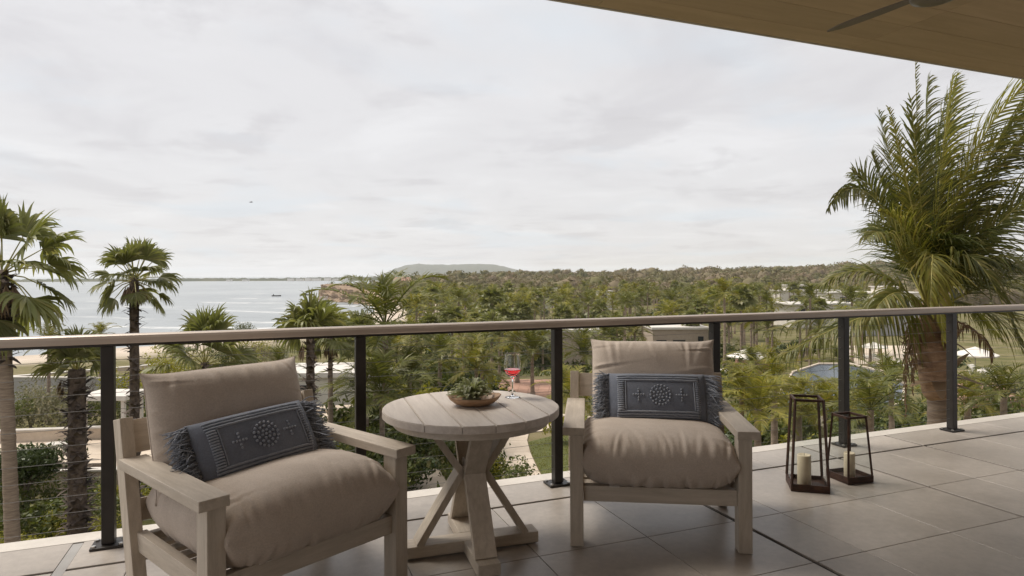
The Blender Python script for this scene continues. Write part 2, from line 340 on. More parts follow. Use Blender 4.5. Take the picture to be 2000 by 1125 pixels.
# ------------------------------------------------------------------ railing
HAZE_D = 0.00012
RV = 3.77
rail = empty('cable_railing', (0, RV, 0)); tag(rail, 'cable railing with brown metal handrail and dark posts along the terrace edge', 'railing')
def hull_rail():
    prof = [(-0.043, 1.024), (-0.045, 1.03), (-0.045, 1.052), (-0.038, 1.064), (-0.026, 1.07), (0.026, 1.07), (0.038, 1.064), (0.045, 1.052), (0.045, 1.03), (0.043, 1.024)]
    m = MB(); n = len(prof); m.add([(U0, y, z) for y, z in prof] + [(U1, y, z) for y, z in prof], [(i, (i + 1) % n, n + (i + 1) % n, n + i) for i in range(n)] + [tuple(range(n))[::-1], tuple(range(n, 2 * n))]); return m
build(hull_rail(), 'handrail', M['rail'], rail)
b = MB(); b.box(((U0 + U1) / 2, 0, 1.0165), (U1 - U0 - 0.004, 0.046, 0.0148)); build(b, 'rail_channel', M['post'], rail)
pb = MB(); pb.box((0, 0, 0.513), (0.058, 0.058, 0.994)); post_me = pb.mesh('post', bevel=0.004)
bb = MB(); bb.box((0, 0, 0.0075), (0.15, 0.12, 0.013)); plate_me = bb.mesh('base_plate', bevel=0.004)
bo = MB(); bo.lathe([(0.011, 0.0142), (0.011, 0.022), (0.0, 0.024)], 6, close=True); bolt_me = bo.mesh('bolt')
PU = [-0.728 + 1.2555 * k for k in range(-1, 8)]
for u in PU:
    p = link('post', post_me, M['post'], rail, (u, 0, 0)); pl = link('base_plate', plate_me, M['post'], p)
    for sx in (-1, 1):
        for sy in (-1, 1): link('bolt', bolt_me, M['steel'], p, (sx * 0.058, sy * 0.043, 0))
for k in range(11):
    z = 0.105 + k * 0.0835
    m = MB()
    pts = []
    for i in range(len(PU) - 1):
        for q in (0, 0.5): pts.append((PU[i] + (PU[i + 1] - PU[i]) * q, 0, z - (0.0035 if q else 0)))
    pts.append((PU[-1], 0, z)); m.tube(pts, 0.0013, 6, False); build(m, 'cable', M['cable'], rail, True)

# ------------------------------------------------------------------ armchairs
def smooth_noise1(n, seed, octaves=((3, 1), (7, .6), (15, .4))):
    r = np.random.default_rng(seed); x = np.linspace(0, 1, n); y = np.zeros(n)
    for f, a in octaves:
        y += a * np.sin(2 * np.pi * (f * x * r.uniform(.8, 1.2) + r.random())) * (0.6 + 0.4 * np.sin(2 * np.pi * (f * .37 * x + r.random())))
    return y
def outline(ss, tt, w, d, rnd, ears):
    x = ss * w / 2 * math.sqrt(max(0, 1 - rnd * tt * tt)); y = tt * d / 2 * math.sqrt(max(0, 1 - rnd * ss * ss)); cn = (abs(ss) * abs(tt)) ** 7
    return x + math.copysign(ears * cn, ss), y + math.copysign(ears * cn, tt)
def cushion_mesh(name, w, d, t, seed, px=5.0, ex=0.5, wr=0.006, rnd=0.1, ears=0.012, n=120, crown=0.0, folds=(6, 6, 4, 4), lump=.008):
    """soft knife-edged cushion lying in XY: rounded edges, folds running in from the seams, corners pulled out"""
    r = np.random.default_rng(seed); S = np.sin(np.linspace(-np.pi / 2, np.pi / 2, n)); S = np.sign(S) * np.abs(S) ** 0.9
    ss, tt = np.meshgrid(S, S); h = (np.maximum(0, 1 - np.abs(ss) ** px) * np.maximum(0, 1 - np.abs(tt) ** px)) ** ex; V = []
    cn = (np.abs(ss) * np.abs(tt)) ** 7; X = ss * w / 2 * np.sqrt(1 - rnd * tt ** 2) + np.sign(ss) * ears * cn; Y = tt * d / 2 * np.sqrt(1 - rnd * ss ** 2) + np.sign(tt) * ears * cn
    for side in (1, -1):
        Z = h * t / 2 * (1 + crown * (1 - ss ** 2) * (1 - tt ** 2)); G = np.zeros_like(Z)
        for e, (edge, along) in enumerate(((1 - tt, ss), (1 + tt, ss), (1 - ss, tt), (1 + ss, tt))):
            for k in range(folds[e]):
                c = (k + r.uniform(.15, .85)) / folds[e] * 1.8 - .9; sl = r.uniform(-.35, .35); wd = r.uniform(.016, .045); ln = r.uniform(.09, .24); am = r.uniform(.4, 1.25)
                u = along - c - sl * edge; G += am * (-np.exp(-(u / wd) ** 2) + .8 * np.exp(-((u - 1.9 * wd) / wd) ** 2)) * np.exp(-edge / ln) * (1 - np.exp(-edge / .02))
        for _ in range(9):
            bx, by, br = r.uniform(-1, 1), r.uniform(-1, 1), r.uniform(.25, .6); Z += r.normal() * lump * np.exp(-((ss - bx) ** 2 + (tt - by) ** 2) / br ** 2) * h
        Z = Z + wr * G * np.minimum(1, h * 1.5); V.append(np.stack([X, Y, side * Z], -1).reshape(-1, 3))
    ii = (np.arange(n - 1)[:, None] * n + np.arange(n - 1)[None, :]).ravel(); q0 = np.stack([ii, ii + 1, ii + n + 1, ii + n], 1); q1 = q0[:, ::-1] + n * n
    me = np_mesh(name, np.concatenate(V), np.concatenate([q0, q1]), True)
    bm = bmesh.new(); bm.from_mesh(me); bmesh.ops.remove_doubles(bm, verts=bm.verts, dist=0.0003); bm.to_mesh(me); bm.free(); me.update(); return me
def seam_ring(w, d, rnd, ears, rad, n=40):
    pts = []
    for k in range(4):
        for i in range(n):
            q = -1 + 2 * i / n; ss, tt = ((q, -1), (1, q), (-q, 1), (-1, -q))[k]; x, y = outline(ss, tt, w, d, rnd, ears); pts.append((x, y, 0))
    pts.append(pts[0]); m = MB(); m.tube(pts, rad, 6, False); return m

def armchair(loc, rz, label, seed, bx=0.0, bz=0.705, bt=0.0):
    """x across, y towards the back, origin on the floor midway between the arm fronts"""
    t = empty('armchair', loc, rz); tag(t, label, 'armchair', 'armchairs on the terrace')
    for s in (-1, 1):
        m = MB(); m.box((s * 0.408, 0.048, 0.281), (0.066, 0.085, 0.557)); build(m, 'leg', M['teak_z'], t, bevel=0.003)
        m = MB(); m.beam((s * 0.432, 0.665, 0.003), (s * 0.432, 0.845, 0.752), 0.052, 0.085, (0, 1, 0)); build(m, 'rear_leg', M['teak_z'], t, bevel=0.003)
        m = MB(); m.beam((s * 0.422, -0.012, 0.58), (s * 0.422, 0.765, 0.58), 0.108, 0.04); build(m, 'armrest', M['teak_y'], t, bevel=0.004)
        m = MB(); m.box((s * 0.41, 0.395, 0.262), (0.04, 0.606, 0.078)); build(m, 'side_rail', M['teak_y'], t, bevel=0.003)
    m = MB(); m.box((0, 0.05, 0.262), (0.748, 0.04, 0.078)); build(m, 'front_rail', M['teak'], t, bevel=0.003)
    m = MB(); m.box((0, 0.70, 0.25), (0.80, 0.035, 0.07)); build(m, 'rear_rail', M['teak'], t, bevel=0.003)
    m = MB(); m.beam((0, 0.803, 0.605), (0, 0.832, 0.744), 0.808, 0.028, (0, 1, 0)); build(m, 'back_board', M['teak'], t, bevel=0.003)
    m = MB(); m.beam((0, 0.735, 0.33), (0, 0.757, 0.42), 0.808, 0.024, (0, 1, 0)); build(m, 'back_slat', M['teak'], t, bevel=0.002)
    for k in range(6):
        m = MB(); m.box((0, 0.13 + k * 0.1, 0.252), (0.775, 0.062, 0.016)); build(m, 'seat_slat', M['teak'], t, bevel=0.002)
    sw, sd, st = 0.805, 0.81, 0.285
    sc = link('seat_cushion', cushion_mesh('seat_cushion', sw, sd, st, seed, px=6.5, ex=0.48, wr=0.017, rnd=0.11, ears=0.0, crown=0.05, folds=(5, 11, 8, 8)), M['cushion'], t, (0, 0.365, 0.413), (R(-2), 0, 0))
    bw_, bh_, bt_ = 0.71, 0.52, 0.20
    bc = link('back_cushion', cushion_mesh('back_cushion', bw_, bh_, bt_, seed + 20, px=4.8, ex=0.52, wr=0.014, rnd=0.035, ears=0.018, crown=0.1, folds=(8, 5, 5, 5)), M['cushion'], t, (bx, 0.668, bz), (R(73), 0, bt))
    build(seam_ring(bw_, bh_, 0.035, 0.018, 0.003), 'seam', M['cushion'], bc, True)
    m = MB(); m.box((-0.22, 0.035, 0.304), (0.05, 0.03, 0.002), Matrix.Rotation(R(12), 3, 'X')); build(m, 'care_label', M['white'], t)
    return t
A1 = R(27.6); A2 = R(-28.0)
CH1 = (0.214, 2.63); CH2 = (1.82, 2.67)
chair1 = armchair((CH1[0], CH1[1], 0), A1, 'pale wood armchair turned side-on, its blue pillow slumped diagonally, beside the table', 101, -0.035, 0.69, R(1.5))
chair2 = armchair((CH2[0], CH2[1], 0), A2, 'pale wood armchair facing straight ahead next to the lanterns, blue pillow upright', 202, 0.035, 0.705, 0.0)

def lumbar_pillow(loc, rot, label, seed):
    w, h, t = 0.545, 0.275, 0.15
    p = empty('lumbar_pillow', loc); p.rotation_mode = 'QUATERNION'; p.rotation_quaternion = rot
    tag(p, label, 'pillow', 'fringed blue pillows')
    px, ex, pinch = 3.6, 0.5, 0.02
    link('cover', cushion_mesh('cover', w, h, t, seed, px=px, ex=ex, wr=0.002, rnd=0.03, ears=0.004, n=60, lump=.001), M['navy'], p)
    def top(x, y):
        ss, tt = x / (w / 2), y / (h / 2); e = max(0, 1 - abs(ss) ** px) * max(0, 1 - abs(tt) ** px); return e ** ex * t / 2
    r = random.Random(seed)
    cords = MB()
    def cord(pts, rad): cords.tube([(x, y, top(x, y) + 0.0022 + r.uniform(-.0006, .0006)) for x, y in pts], rad, 6)
    for y in (0.112, 0.098, 0.084, -0.092, -0.106, -0.118):
        cord([(-0.225 + 0.45 * i / 40, y + r.uniform(-.001, .001)) for i in range(41)], 0.0055)
    for x in (-0.178, 0.2):
        cord([(x, -0.085 + 0.165 * i / 16) for i in range(17)], 0.003)
    build(cords, 'corded_border', M['yarn'], p, True)
    for x0, x1 in ((-0.222, -0.186), (0.207, 0.228)):
        y = -0.082; rib = MB()
        while y < 0.08:
            rib.tube([(x0 + (x1 - x0) * q, y, top(x0 + (x1 - x0) * q, y) + 0.005 * math.sin(math.pi * q) + 0.002) for q in (0, .25, .5, .75, 1)], 0.0044, 6); y += 0.0118
        build(rib, 'ribbed_band', M['yarn'], p, True)
    knots = MB()
    def knot(x, y, q=0.0062):
        z = top(x, y) + .0025; knots.lathe([(0.0, -q * .3), (q, -q * .1), (q * .95, q * .5), (q * .5, q * .95), (0, q * 1.1)], 7, (x, y, z))
    for rr, nn in ((0, 1), (0.018, 6), (0.036, 10), (0.054, 18)):
        for k in range(nn):
            q = 2 * math.pi * k / nn + rr * 7; knot(0.012 + rr * math.cos(q), rr * math.sin(q))
    build(knots, 'medallion', M['yarn'], p, True)
    for cx in (-0.108, 0.128):
        knots = MB()
        for dx, dy in ((0, 0), (0.014, 0), (-0.014, 0), (0.028, 0), (-0.028, 0), (0, 0.017), (0, -0.017), (0, 0.031), (0, -0.031)): knot(cx + dx, dy, 0.0054)
        build(knots, 'embroidered_cross', M['yarn'], p, True)
    for s in (-1, 1):
        f = MB()
        for k in range(300):
            y = r.uniform(-h / 2 * 0.97, h / 2 * 0.97); x = s * (w / 2 * (1 - pinch * (1 - (y / (h / 2)) ** 2)) - 0.004); L = r.uniform(0.07, 0.115)
            a = Vector((x, y, r.uniform(-0.012, 0.012))); d = Vector((s * 1.0, r.uniform(-.35, .35) - 0.15, r.uniform(-.45, .5))).normalized()
            g = Vector((0, -r.uniform(0.2, 0.9), -r.uniform(-0.2, 0.5)))
            pts = [a]
            for q in range(4):
                d = (d + g * 0.2 + Vector((r.uniform(-.25, .25), r.uniform(-.3, .3), r.uniform(-.3, .3)))).normalized(); pts.append(pts[-1] + d * L / 4)
            f.tube(pts, [0.0024, 0.0027, 0.0025, 0.0024, 0.0013], 4, False)
        build(f, 'fringe', M['yarn'], p, True)
    return p
def chair_frame(c, rz): return Matrix.Translation((c[0], c[1], 0)) @ Matrix.Rotation(rz, 4, 'Z')
def pillow_rot(rz, lean, roll): return (Matrix.Rotation(rz, 3, 'Z') @ Matrix.Rotation(lean, 3, 'X') @ Matrix.Rotation(roll, 3, 'Z')).to_quaternion()
lumbar_pillow(chair_frame(CH1, A1) @ Vector((-0.035, 0.455, 0.64)), pillow_rot(A1 + R(2), R(58), R(3)), 'fringed blue-grey pillow slanting on the side-on armchair', 31)
lumbar_pillow(chair_frame(CH2, A2) @ Vector((0.04, 0.50, 0.66)), pillow_rot(A2, R(66), R(0)), 'fringed blue-grey pillow sitting level on the front-facing armchair', 47)

# ------------------------------------------------------------------ round side table
TC = Vector((0.97, 3.05, 0)); TH = 0.71; TR = 0.437; TRZ = R(-4)
tb = empty('side_table', TC, TRZ); tag(tb, 'round plank-topped wooden pedestal table between the two armchairs', 'table')
xs = [-TR, -0.29, -0.14, 0.005, 0.15, 0.295, TR]
for i in range(6):
    a, c = xs[i] + 0.0016, xs[i + 1] - 0.0016; pts = []; n = 14
    if i == 0: a = -TR + 0.0005
    if i == 5: c = TR - 0.0005
    for k in range(n + 1):
        x = a + (c - a) * k / n; pts.append((x, -math.sqrt(max(0, TR * TR - x * x))))
    for k in range(n + 1):
        x = c - (c - a) * k / n; pts.append((x, math.sqrt(max(0, TR * TR - x * x))))
    m = MB(); q = len(pts)
    m.add([(x, y, TH - 0.034) for x, y in pts] + [(x, y, TH) for x, y in pts], [tuple(range(q))[::-1], tuple(range(q, 2 * q))] + [(k, (k + 1) % q, q + (k + 1) % q, q + k) for k in range(q)])
    me = m.mesh('plank'); bm = bmesh.new(); bm.from_mesh(me); bmesh.ops.remove_doubles(bm, verts=bm.verts, dist=0.0003)
    es = [e for e in bm.edges if abs(e.verts[0].co.z - TH) < 1e-5 and abs(e.verts[1].co.z - TH) < 1e-5]
    bmesh.ops.bevel(bm, geom=es, offset=0.003, segments=2, affect='EDGES', clamp_overlap=True); bm.to_mesh(me); bm.free()
    link('plank', me, M['teak_top'], tb)
m = MB(); m.lathe([(0.30, TH - 0.075), (0.385, TH - 0.075), (0.385, TH - 0.035), (0.30, TH - 0.035), (0.30, TH - 0.075)], 56); build(m, 'apron', M['teak'], tb)
for rz_ in (0, 90):
    m = MB(); m.box((0, 0, TH - 0.056), (0.66, 0.09, 0.04)); build(m, 'top_batten', M['teak'], tb, rot=(0, 0, R(rz_)), loc=(0, 0, -0.004 * (rz_ > 0)), bevel=0.002)
    if rz_ == 0:
        m = MB(); m.box((0, 0, 0.036), (0.67, 0.105, 0.055)); build(m, 'foot', M['teak'], tb, bevel=0.004)
    else:
        for s in (-1, 1):
            m = MB(); m.box((0, s * 0.1965, 0.036), (0.105, 0.285, 0.055)); build(m, 'foot', M['teak_y'], tb, bevel=0.004)
wz = 0.395
for k, ang in enumerate((0, 90, 180, 270)):
    wd = 0.105
    up_ = MB(); lo_ = MB()
    up_.beam((0.045, 0, wz - 0.02), (0.225, 0, TH - 0.072), wd, 0.034, (1, 0, 0)); lo_.beam((0.27, 0, 0.06), (0.045, 0, wz + 0.02), wd, 0.034, (-1, 0, 0))
    u_ = build(up_, 'upper_brace', M['teak_z'], tb, bevel=0.003, rot=(0, 0, R(ang))); l_ = build(lo_, 'lower_brace', M['teak_z'], tb, bevel=0.003, rot=(0, 0, R(ang)))
m = MB(); m.box((0, 0, wz), (0.075, 0.075, 0.11)); build(m, 'hub_block', M['teak_z'], tb, bevel=0.003)
gl = MB(); gl.lathe([(0.02, 0.0), (0.02, 0.008), (0.0, 0.0082)], 12, close=True); glide = gl.mesh('glide')
for x, y in ((0.31, 0), (-0.31, 0), (0, 0.31), (0, -0.31)): link('glide', glide, M['wick'], tb, (x, y, 0.0005))

# bowl with the air plant
BW = Vector((0.99, 3.06, TH))
bw_o = empty('wooden_bowl', (BW.x, BW.y, TH + 0.0006), R(-14)); tag(bw_o, 'shallow oval wooden bowl holding a plant on the table', 'bowl')
m = MB(); prof = [(0.0, 0.0), (0.062, 0.0), (0.092, 0.009), (0.116, 0.026), (0.128, 0.042), (0.125, 0.044), (0.110, 0.03), (0.086, 0.015), (0.055, 0.009), (0, 0.008)]
n = 36; o = 0
for r_, z_ in prof:
    for k in range(n):
        q = 2 * math.pi * k / n; up_z = z_ * (1 + 0.22 * abs(math.cos(q)) ** 3); m.v.append((r_ * 1.06 * math.cos(q), r_ * 0.78 * math.sin(q), up_z))
for i in range(len(prof) - 1):
    for k in range(n): m.f.append((i * n + k, i * n + (k + 1) % n, (i + 1) * n + (k + 1) % n, (i + 1) * n + k))
build(m, 'bowl_shell', M['bowlwood'], bw_o, True)
pl = empty('air_plant', (BW.x - 0.016, BW.y, TH + 0.012)); tag(pl, 'curly silver-green air plant sitting in the wooden bowl', 'plant')
r = random.Random(5)
m = MB(); m.lathe([(0, -0.002), (0.045, 0.002), (0.05, 0.02), (0.03, 0.035), (0, 0.04)], 12); build(m, 'base', M['airplant'], pl, True)
for k in range(74):
    a = 2 * math.pi * k * 0.382 + r.uniform(-.2, .2); f = k / 73; side = Vector((-math.sin(a), math.cos(a), 0)); rad_ = Vector((math.cos(a), math.sin(a), 0))
    Rm = (0.045 + 0.085 * f) * r.uniform(.85, 1.1); Hm = (0.105 - 0.07 * f) * r.uniform(.8, 1.1); w0 = r.uniform(0.02, 0.032); pts = []; dirs = []; tw = r.uniform(-.8, .8); lim = r.uniform(2.2, 2.9)
    for q in range(9):
        s_ = q / 8                                            # each leaf rises, arches over and curls its tip back in
        rr_ = 0.008 + Rm * math.sin(min(1.0, s_ * 1.12) * 1.45) - (0.03 * (s_ - .75) / .25 if s_ > .75 else 0); zz_ = 0.012 + Hm * math.sin(0.25 + s_ * (lim - .25))
        if rr_ > 0.08: zz_ = max(zz_, 0.046)
        pts.append(rad_ * rr_ + side * tw * 0.03 * s_ * s_ + Vector((0, 0, max(zz_, 0.02))))
    for q in range(9): dirs.append((pts[min(q + 1, 8)] - pts[max(q - 1, 0)]).normalized())
    m = MB(); vv = []; ff = []
    for q, p_ in enumerate(pts):
        wq = w0 * (1 - (q / 8) ** 1.5) * 0.5 + 0.0006; nn = dirs[q].cross(side).normalized()
        vv += [p_ - side * wq + nn * wq * 0.5, p_, p_ + side * wq + nn * wq * 0.5]
    for q in range(8): ff += [(q * 3, q * 3 + 1, q * 3 + 4, q * 3 + 3), (q * 3 + 1, q * 3 + 2, q * 3 + 5, q * 3 + 4)]
    m.add(vv, ff); build(m, 'leaf', M['airplant'], pl, True)

# wine glass
WG = at_z(1001, 776, TH); wg = empty('wine_glass', (WG.x, WG.y, TH + 0.0008)); tag(wg, 'stemmed wine glass with a little pink wine on the table', 'wine glass')
m = MB(); prof = [(0.0, 0.0), (0.040, 0.0), (0.0405, 0.0015), (0.030, 0.004), (0.010, 0.0075), (0.0045, 0.014), (0.0038, 0.05), (0.0042, 0.092), (0.010, 0.104), (0.028, 0.116), (0.041, 0.133), (0.046, 0.152), (0.0455, 0.178), (0.0425, 0.205), (0.0392, 0.2335), (0.039, 0.2346)]
inner = [(0.0386, 0.235), (0.0382, 0.2346), (0.0383, 0.2335), (0.0415, 0.205), (0.0444, 0.178), (0.0449, 0.152), (0.040, 0.134), (0.0272, 0.1175), (0.0, 0.108)]
m.lathe(prof + inner, 40); build(m, 'glass_body', M['glass'], wg, True)
m = MB(); m.lathe([(0.0, 0.1083), (0.0269, 0.1179), (0.0396, 0.1342), (0.0441, 0.1475), (0.0442, 0.1488), (0.0436, 0.149), (0.04, 0.149), (0.0, 0.149)], 40); build(m, 'wine', M['wine'], wg, True)

# ------------------------------------------------------------------ lanterns and candles
def lantern(loc, rz, wb, wt, h, label):
    t = empty('lantern', loc, rz); tag(t, label, 'lantern', 'floor lanterns')
    m = MB(); m.box((0, 0, 0.012), (wb, wb, 0.02)); build(m, 'base', M['rust'], t, bevel=0.002)
    bar = 0.013; B, T = wb / 2 - bar / 2, wt / 2 - bar / 2
    for s in (-1, 1):
        m = MB(); m.box((0, s * (wb / 2 - 0.005), 0.034), (wb, 0.01, 0.024)); build(m, 'base_rim', M['rust'], t, bevel=0.0015)
        m = MB(); m.box((s * (wb / 2 - 0.005), 0, 0.034), (0.01, wb - 0.0205, 0.024)); build(m, 'base_rim', M['rust'], t, bevel=0.0015)
        m = MB(); m.box((0, s * T, h - 0.008), (wt - 0.03, bar, 0.016)); build(m, 'top_bar', M['rust'], t, bevel=0.0015)
        m = MB(); m.box((s * T, 0, h - 0.008), (bar, wt - 0.03, 0.016)); build(m, 'top_bar', M['rust'], t, bevel=0.0015)
        for s2 in (-1, 1):
            m = MB(); m.beam((s * B, s2 * B, 0.046), (s * T, s2 * T, h), bar, bar, (s, -s2, 0)); build(m, 'corner_bar', M['rust'], t, bevel=0.0015)
    for k in range(4):
        y0, y1 = wb / 2 - 0.0065, wt / 2 - 0.0065; x0, x1 = wb / 2 - 0.0145, wt / 2 - 0.0145
        m = MB(); m.add([(-x0, -y0, 0.048), (x0, -y0, 0.048), (x1, -y1, h - 0.017), (-x1, -y1, h - 0.017)], [(0, 1, 2, 3)]); build(m, 'pane', M['pane'], t, rot=(0, 0, R(90 * k)))
    return t
def candle(loc, rad, h, label):
    t = empty('candle', loc); tag(t, label, 'candle', 'pillar candles'); r = random.Random(int(h * 1000)); m = MB()
    m.lathe([(0, 0), (rad * .97, 0), (rad, 0.004), (rad * 1.005, h * .5), (rad, h - 0.006), (rad * .93, h), (rad * .8, h - 0.002), (rad * .5, h - 0.008), (0, h - 0.01)], 28); build(m, 'wax_body', M['wax'], t, True)
    m = MB(); m.tube([(0, 0, h - 0.011), (0.001, 0, h + 0.002), (0.003, 0.001, h + 0.008)], 0.0012, 6); build(m, 'wick', M['wick'], t, True)
LA = Vector((3.235, 3.12, 0)); LB = Vector((3.615, 3.135, 0))
lantern((LA.x, LA.y, 0), R(-36.5), 0.225, 0.175, 0.575, 'taller rust-brown open frame lantern with a candle nearest the armchair')
lantern((LB.x, LB.y, 0), R(-6), 0.20, 0.15, 0.43, 'shorter rust-brown lantern with a candle in front of a railing post')
candle((3.205, 3.115, 0.0226), 0.041, 0.19, 'ivory pillar candle inside the taller lantern')
candle((3.60, 3.12, 0.0226), 0.034, 0.16, 'ivory pillar candle inside the shorter lantern')

# ------------------------------------------------------------------ ceiling fan
FC = Vector((3.485, 2.45, 0)); fan = empty('ceiling_fan', (FC.x, FC.y, 0)); tag(fan, 'dark bronze ceiling fan under the timber soffit', 'ceiling fan')
m = MB(); m.lathe([(0, 2.865), (0.07, 2.868), (0.118, 2.885), (0.125, 2.905), (0.11, 2.925), (0.05, 2.95), (0, 2.95)], 36); build(m, 'motor_housing', M['fan'], fan, True)
m = MB(); m.tube([(0, 0, 2.945), (0, 0, 3.19)], 0.016, 12); build(m, 'downrod', M['fan'], fan, True)
m = MB(); m.lathe([(0.0, 3.175), (0.035, 3.178), (0.06, 3.21), (0.065, CEZ + 0.001)], 24, close=True); build(m, 'canopy', M['fan'], fan, True)
for a in (97, 277):
    m = MB(); nseg = 8; vv = []
    for i in range(nseg + 1):
        q = i / nseg; x = 0.1 + 0.56 * q; wq = 0.017 + 0.011 * math.sin(math.pi * min(1, q * 1.15) * 0.8) - 0.02 * max(0, q - .85) / .15
        for s, zz in ((-1, 0), (1, 0), (1, 0.007), (-1, 0.007)): vv.append((x, s * wq, 2.921 + zz + s * wq * 0.22))
    ff = [(0, 1, 2, 3), tuple(nseg * 4 + k for k in (3, 2, 1, 0))]
    for i in range(nseg):
        for k in range(4): ff.append((i * 4 + k, (i + 1) * 4 + k, (i + 1) * 4 + (k + 1) % 4, i * 4 + (k + 1) % 4))
    m.add(vv, ff); build(m, 'blade', M['fan'], fan, rot=(0, 0, R(a)))

# ================================================================== the land, the sea and the air
SEA = -12.5
COAST = [(-1500, -900), (-700, -260), (-330, -30), (-190, 55), (-125, 88), (-92, 106), (-83, 116), (-72, 129), (-62, 148), (-57, 179), (-52, 217), (-55, 262), (-72, 312),
         (-99, 345), (-104, 362), (-97, 390), (-84, 470), (-60, 640), (-10, 900), (120, 1300), (300, 1900), (-200, 7000), (-9000, 7000), (-9000, -900)]
_CP = np.array(COAST, float)
def coast_sd(x, y):
    """signed distance to the shore line, positive on land"""
    x = np.asarray(x, float); y = np.asarray(y, float); d = np.full(x.shape, 1e9); ins = np.zeros(x.shape, bool)
    n = len(_CP)
    for i in range(n):
        ax, ay = _CP[i]; bx, by = _CP[(i + 1) % n]; ex, ey = bx - ax, by - ay
        t = np.clip(((x - ax) * ex + (y - ay) * ey) / (ex * ex + ey * ey), 0, 1); d = np.minimum(d, np.hypot(x - ax - t * ex, y - ay - t * ey))
        c = ((ay > y) != (by > y)); xi = ax + (y - ay) * ex / (ey if ey else 1e-9); ins ^= c & (x < xi)
    return np.where(ins, -d, d)
def sstep(a, b, x):
    t = np.clip((x - a) / (b - a), 0, 1); return t * t * (3 - 2 * t)
def undul(x, y):
    return (np.sin(x * .011 + 1.3) * np.sin(y * .009 + .4) * 2.2 + np.sin(x * .027 + y * .019) * 1.1 + np.sin(x * .06 - y * .045 + 2) * .45)
def terrain_z(x, y):
    x = np.asarray(x, float); y = np.asarray(y, float)
    z = -6.5 - 4.5 * sstep(34, 100, y)
    rise = sstep(230, 640, y + 0.10 * x); z = z + rise * (6.4 + 0.021 * np.clip(x, -200, 420)) + undul(x, y) * rise * .8
    z = z - 16 * sstep(780, 1600, y)
    z = z + 2.4 * sstep(290, 360, y) * sstep(40, -60, x)
    sd = coast_sd(x, y); steep = sstep(262, 325, y)
    zb = SEA + sd * (0.062 + 2.2 * steep) + np.where(sd > 0, 0, -0.3)
    return np.maximum(np.minimum(z, zb), SEA - 4.0)
def tz(x, y): return float(terrain_z(np.array([x]), np.array([y]))[0])
def on_ground(px, py, lift=0.0):
    """where a line of sight meets the land"""
    r = ray(px, py); lo, hi = 6.0, 3000.0
    for k in range(3):
        t = np.geomspace(lo, hi, 400); X, Y, Z = r.x * t, r.y * t, CAMH + r.z * t
        below = Z < terrain_z(_cy * X - _sy * Y, _sy * X + _cy * Y)
        q = int(np.argmax(below)) if below.any() else 399; lo, hi = float(t[max(q - 1, 0)]), float(t[q])
    p = Vector((0, 0, CAMH)) + r * hi; x, y = UNW(p); p.z = tz(x, y) + lift; return p
def ground_under(p): x, y = UNW(p); return tz(x, y)

# land
ys = np.concatenate([np.arange(-12, 40, 2.0), np.arange(40, 130, 3.0), 130 * 1.035 ** np.arange(0, 117)]); ys = ys[ys < 6800]
cols = np.linspace(-1, 1, 221); cols = np.sign(cols) * np.abs(cols) ** 1.15
gy, gk = np.meshgrid(ys, cols, indexing='ij'); gx = gk * (60 + 1.35 * np.maximum(gy, 0)); gzv = terrain_z(gx, gy); gsd = coast_sd(gx, gy)
wx = _cy * gx + _sy * gy; wy = -_sy * gx + _cy * gy
nr, nc = gx.shape; ii = (np.arange(nr - 1)[:, None] * nc + np.arange(nc - 1)[None, :]).ravel()
ter = np_mesh('terrain', np.stack([wx, wy, gzv], -1), np.stack([ii, ii + 1, ii + nc + 1, ii + nc], 1), True)
at = ter.attributes.new('sand', 'FLOAT', 'POINT'); at.data.foreach_set('value', (sstep(40, 22, gsd) * sstep(330, 290, gy)).ravel().astype(np.float32))
at = ter.attributes.new('rock', 'FLOAT', 'POINT'); at.data.foreach_set('value', (sstep(14, 7, gsd) * sstep(285, 320, gy)).ravel().astype(np.float32))
m, nt, out = new_mat('ground_soil_and_sand'); p = nt.nodes.new('ShaderNodeBsdfPrincipled'); v = vec_in(nt, 'Object', (1, 1, 1), False)
soil = ramp(nt, noise(nt, v, 0.25, 8, 0.65), [(0.32, (0.085, 0.09, 0.03)), (0.5, (0.15, 0.135, 0.06)), (0.68, (0.22, 0.18, 0.11))])
sand = ramp(nt, noise(nt, v, 0.12, 8, 0.6), [(0.35, (0.46, 0.385, 0.31)), (0.65, (0.58, 0.50, 0.42))])
rock = ramp(nt, noise(nt, v, 0.16, 8, 0.7), [(0.35, (0.14, 0.11, 0.06)), (0.6, (0.27, 0.20, 0.13))])
aS = nt.nodes.new('ShaderNodeAttribute'); aS.attribute_name = 'sand'; aR = nt.nodes.new('ShaderNodeAttribute'); aR.attribute_name = 'rock'
col = mixc(nt, aS.outputs['Fac'], soil, sand); col = mixc(nt, aR.outputs['Fac'], col, rock); lk(nt, col, p.inputs['Base Color']); p.inputs['Roughness'].default_value = 0.95
p.inputs['Specular IOR Level'].default_value = 0.1
bp = nt.nodes.new('ShaderNodeBump'); bp.inputs['Strength'].default_value = 0.5; bp.inputs['Distance'].default_value = 0.15; lk(nt, noise(nt, v, 1.5, 6, 0.65), bp.inputs['Height']); lk(nt, bp.outputs[0], p.inputs['Normal'])
lk(nt, p.outputs[0], out.inputs['Surface']); M['land'] = m
kind(link('terrain', ter, M['land']), 'structure', 'garden ground sloping to the beach and rising to wooded land')

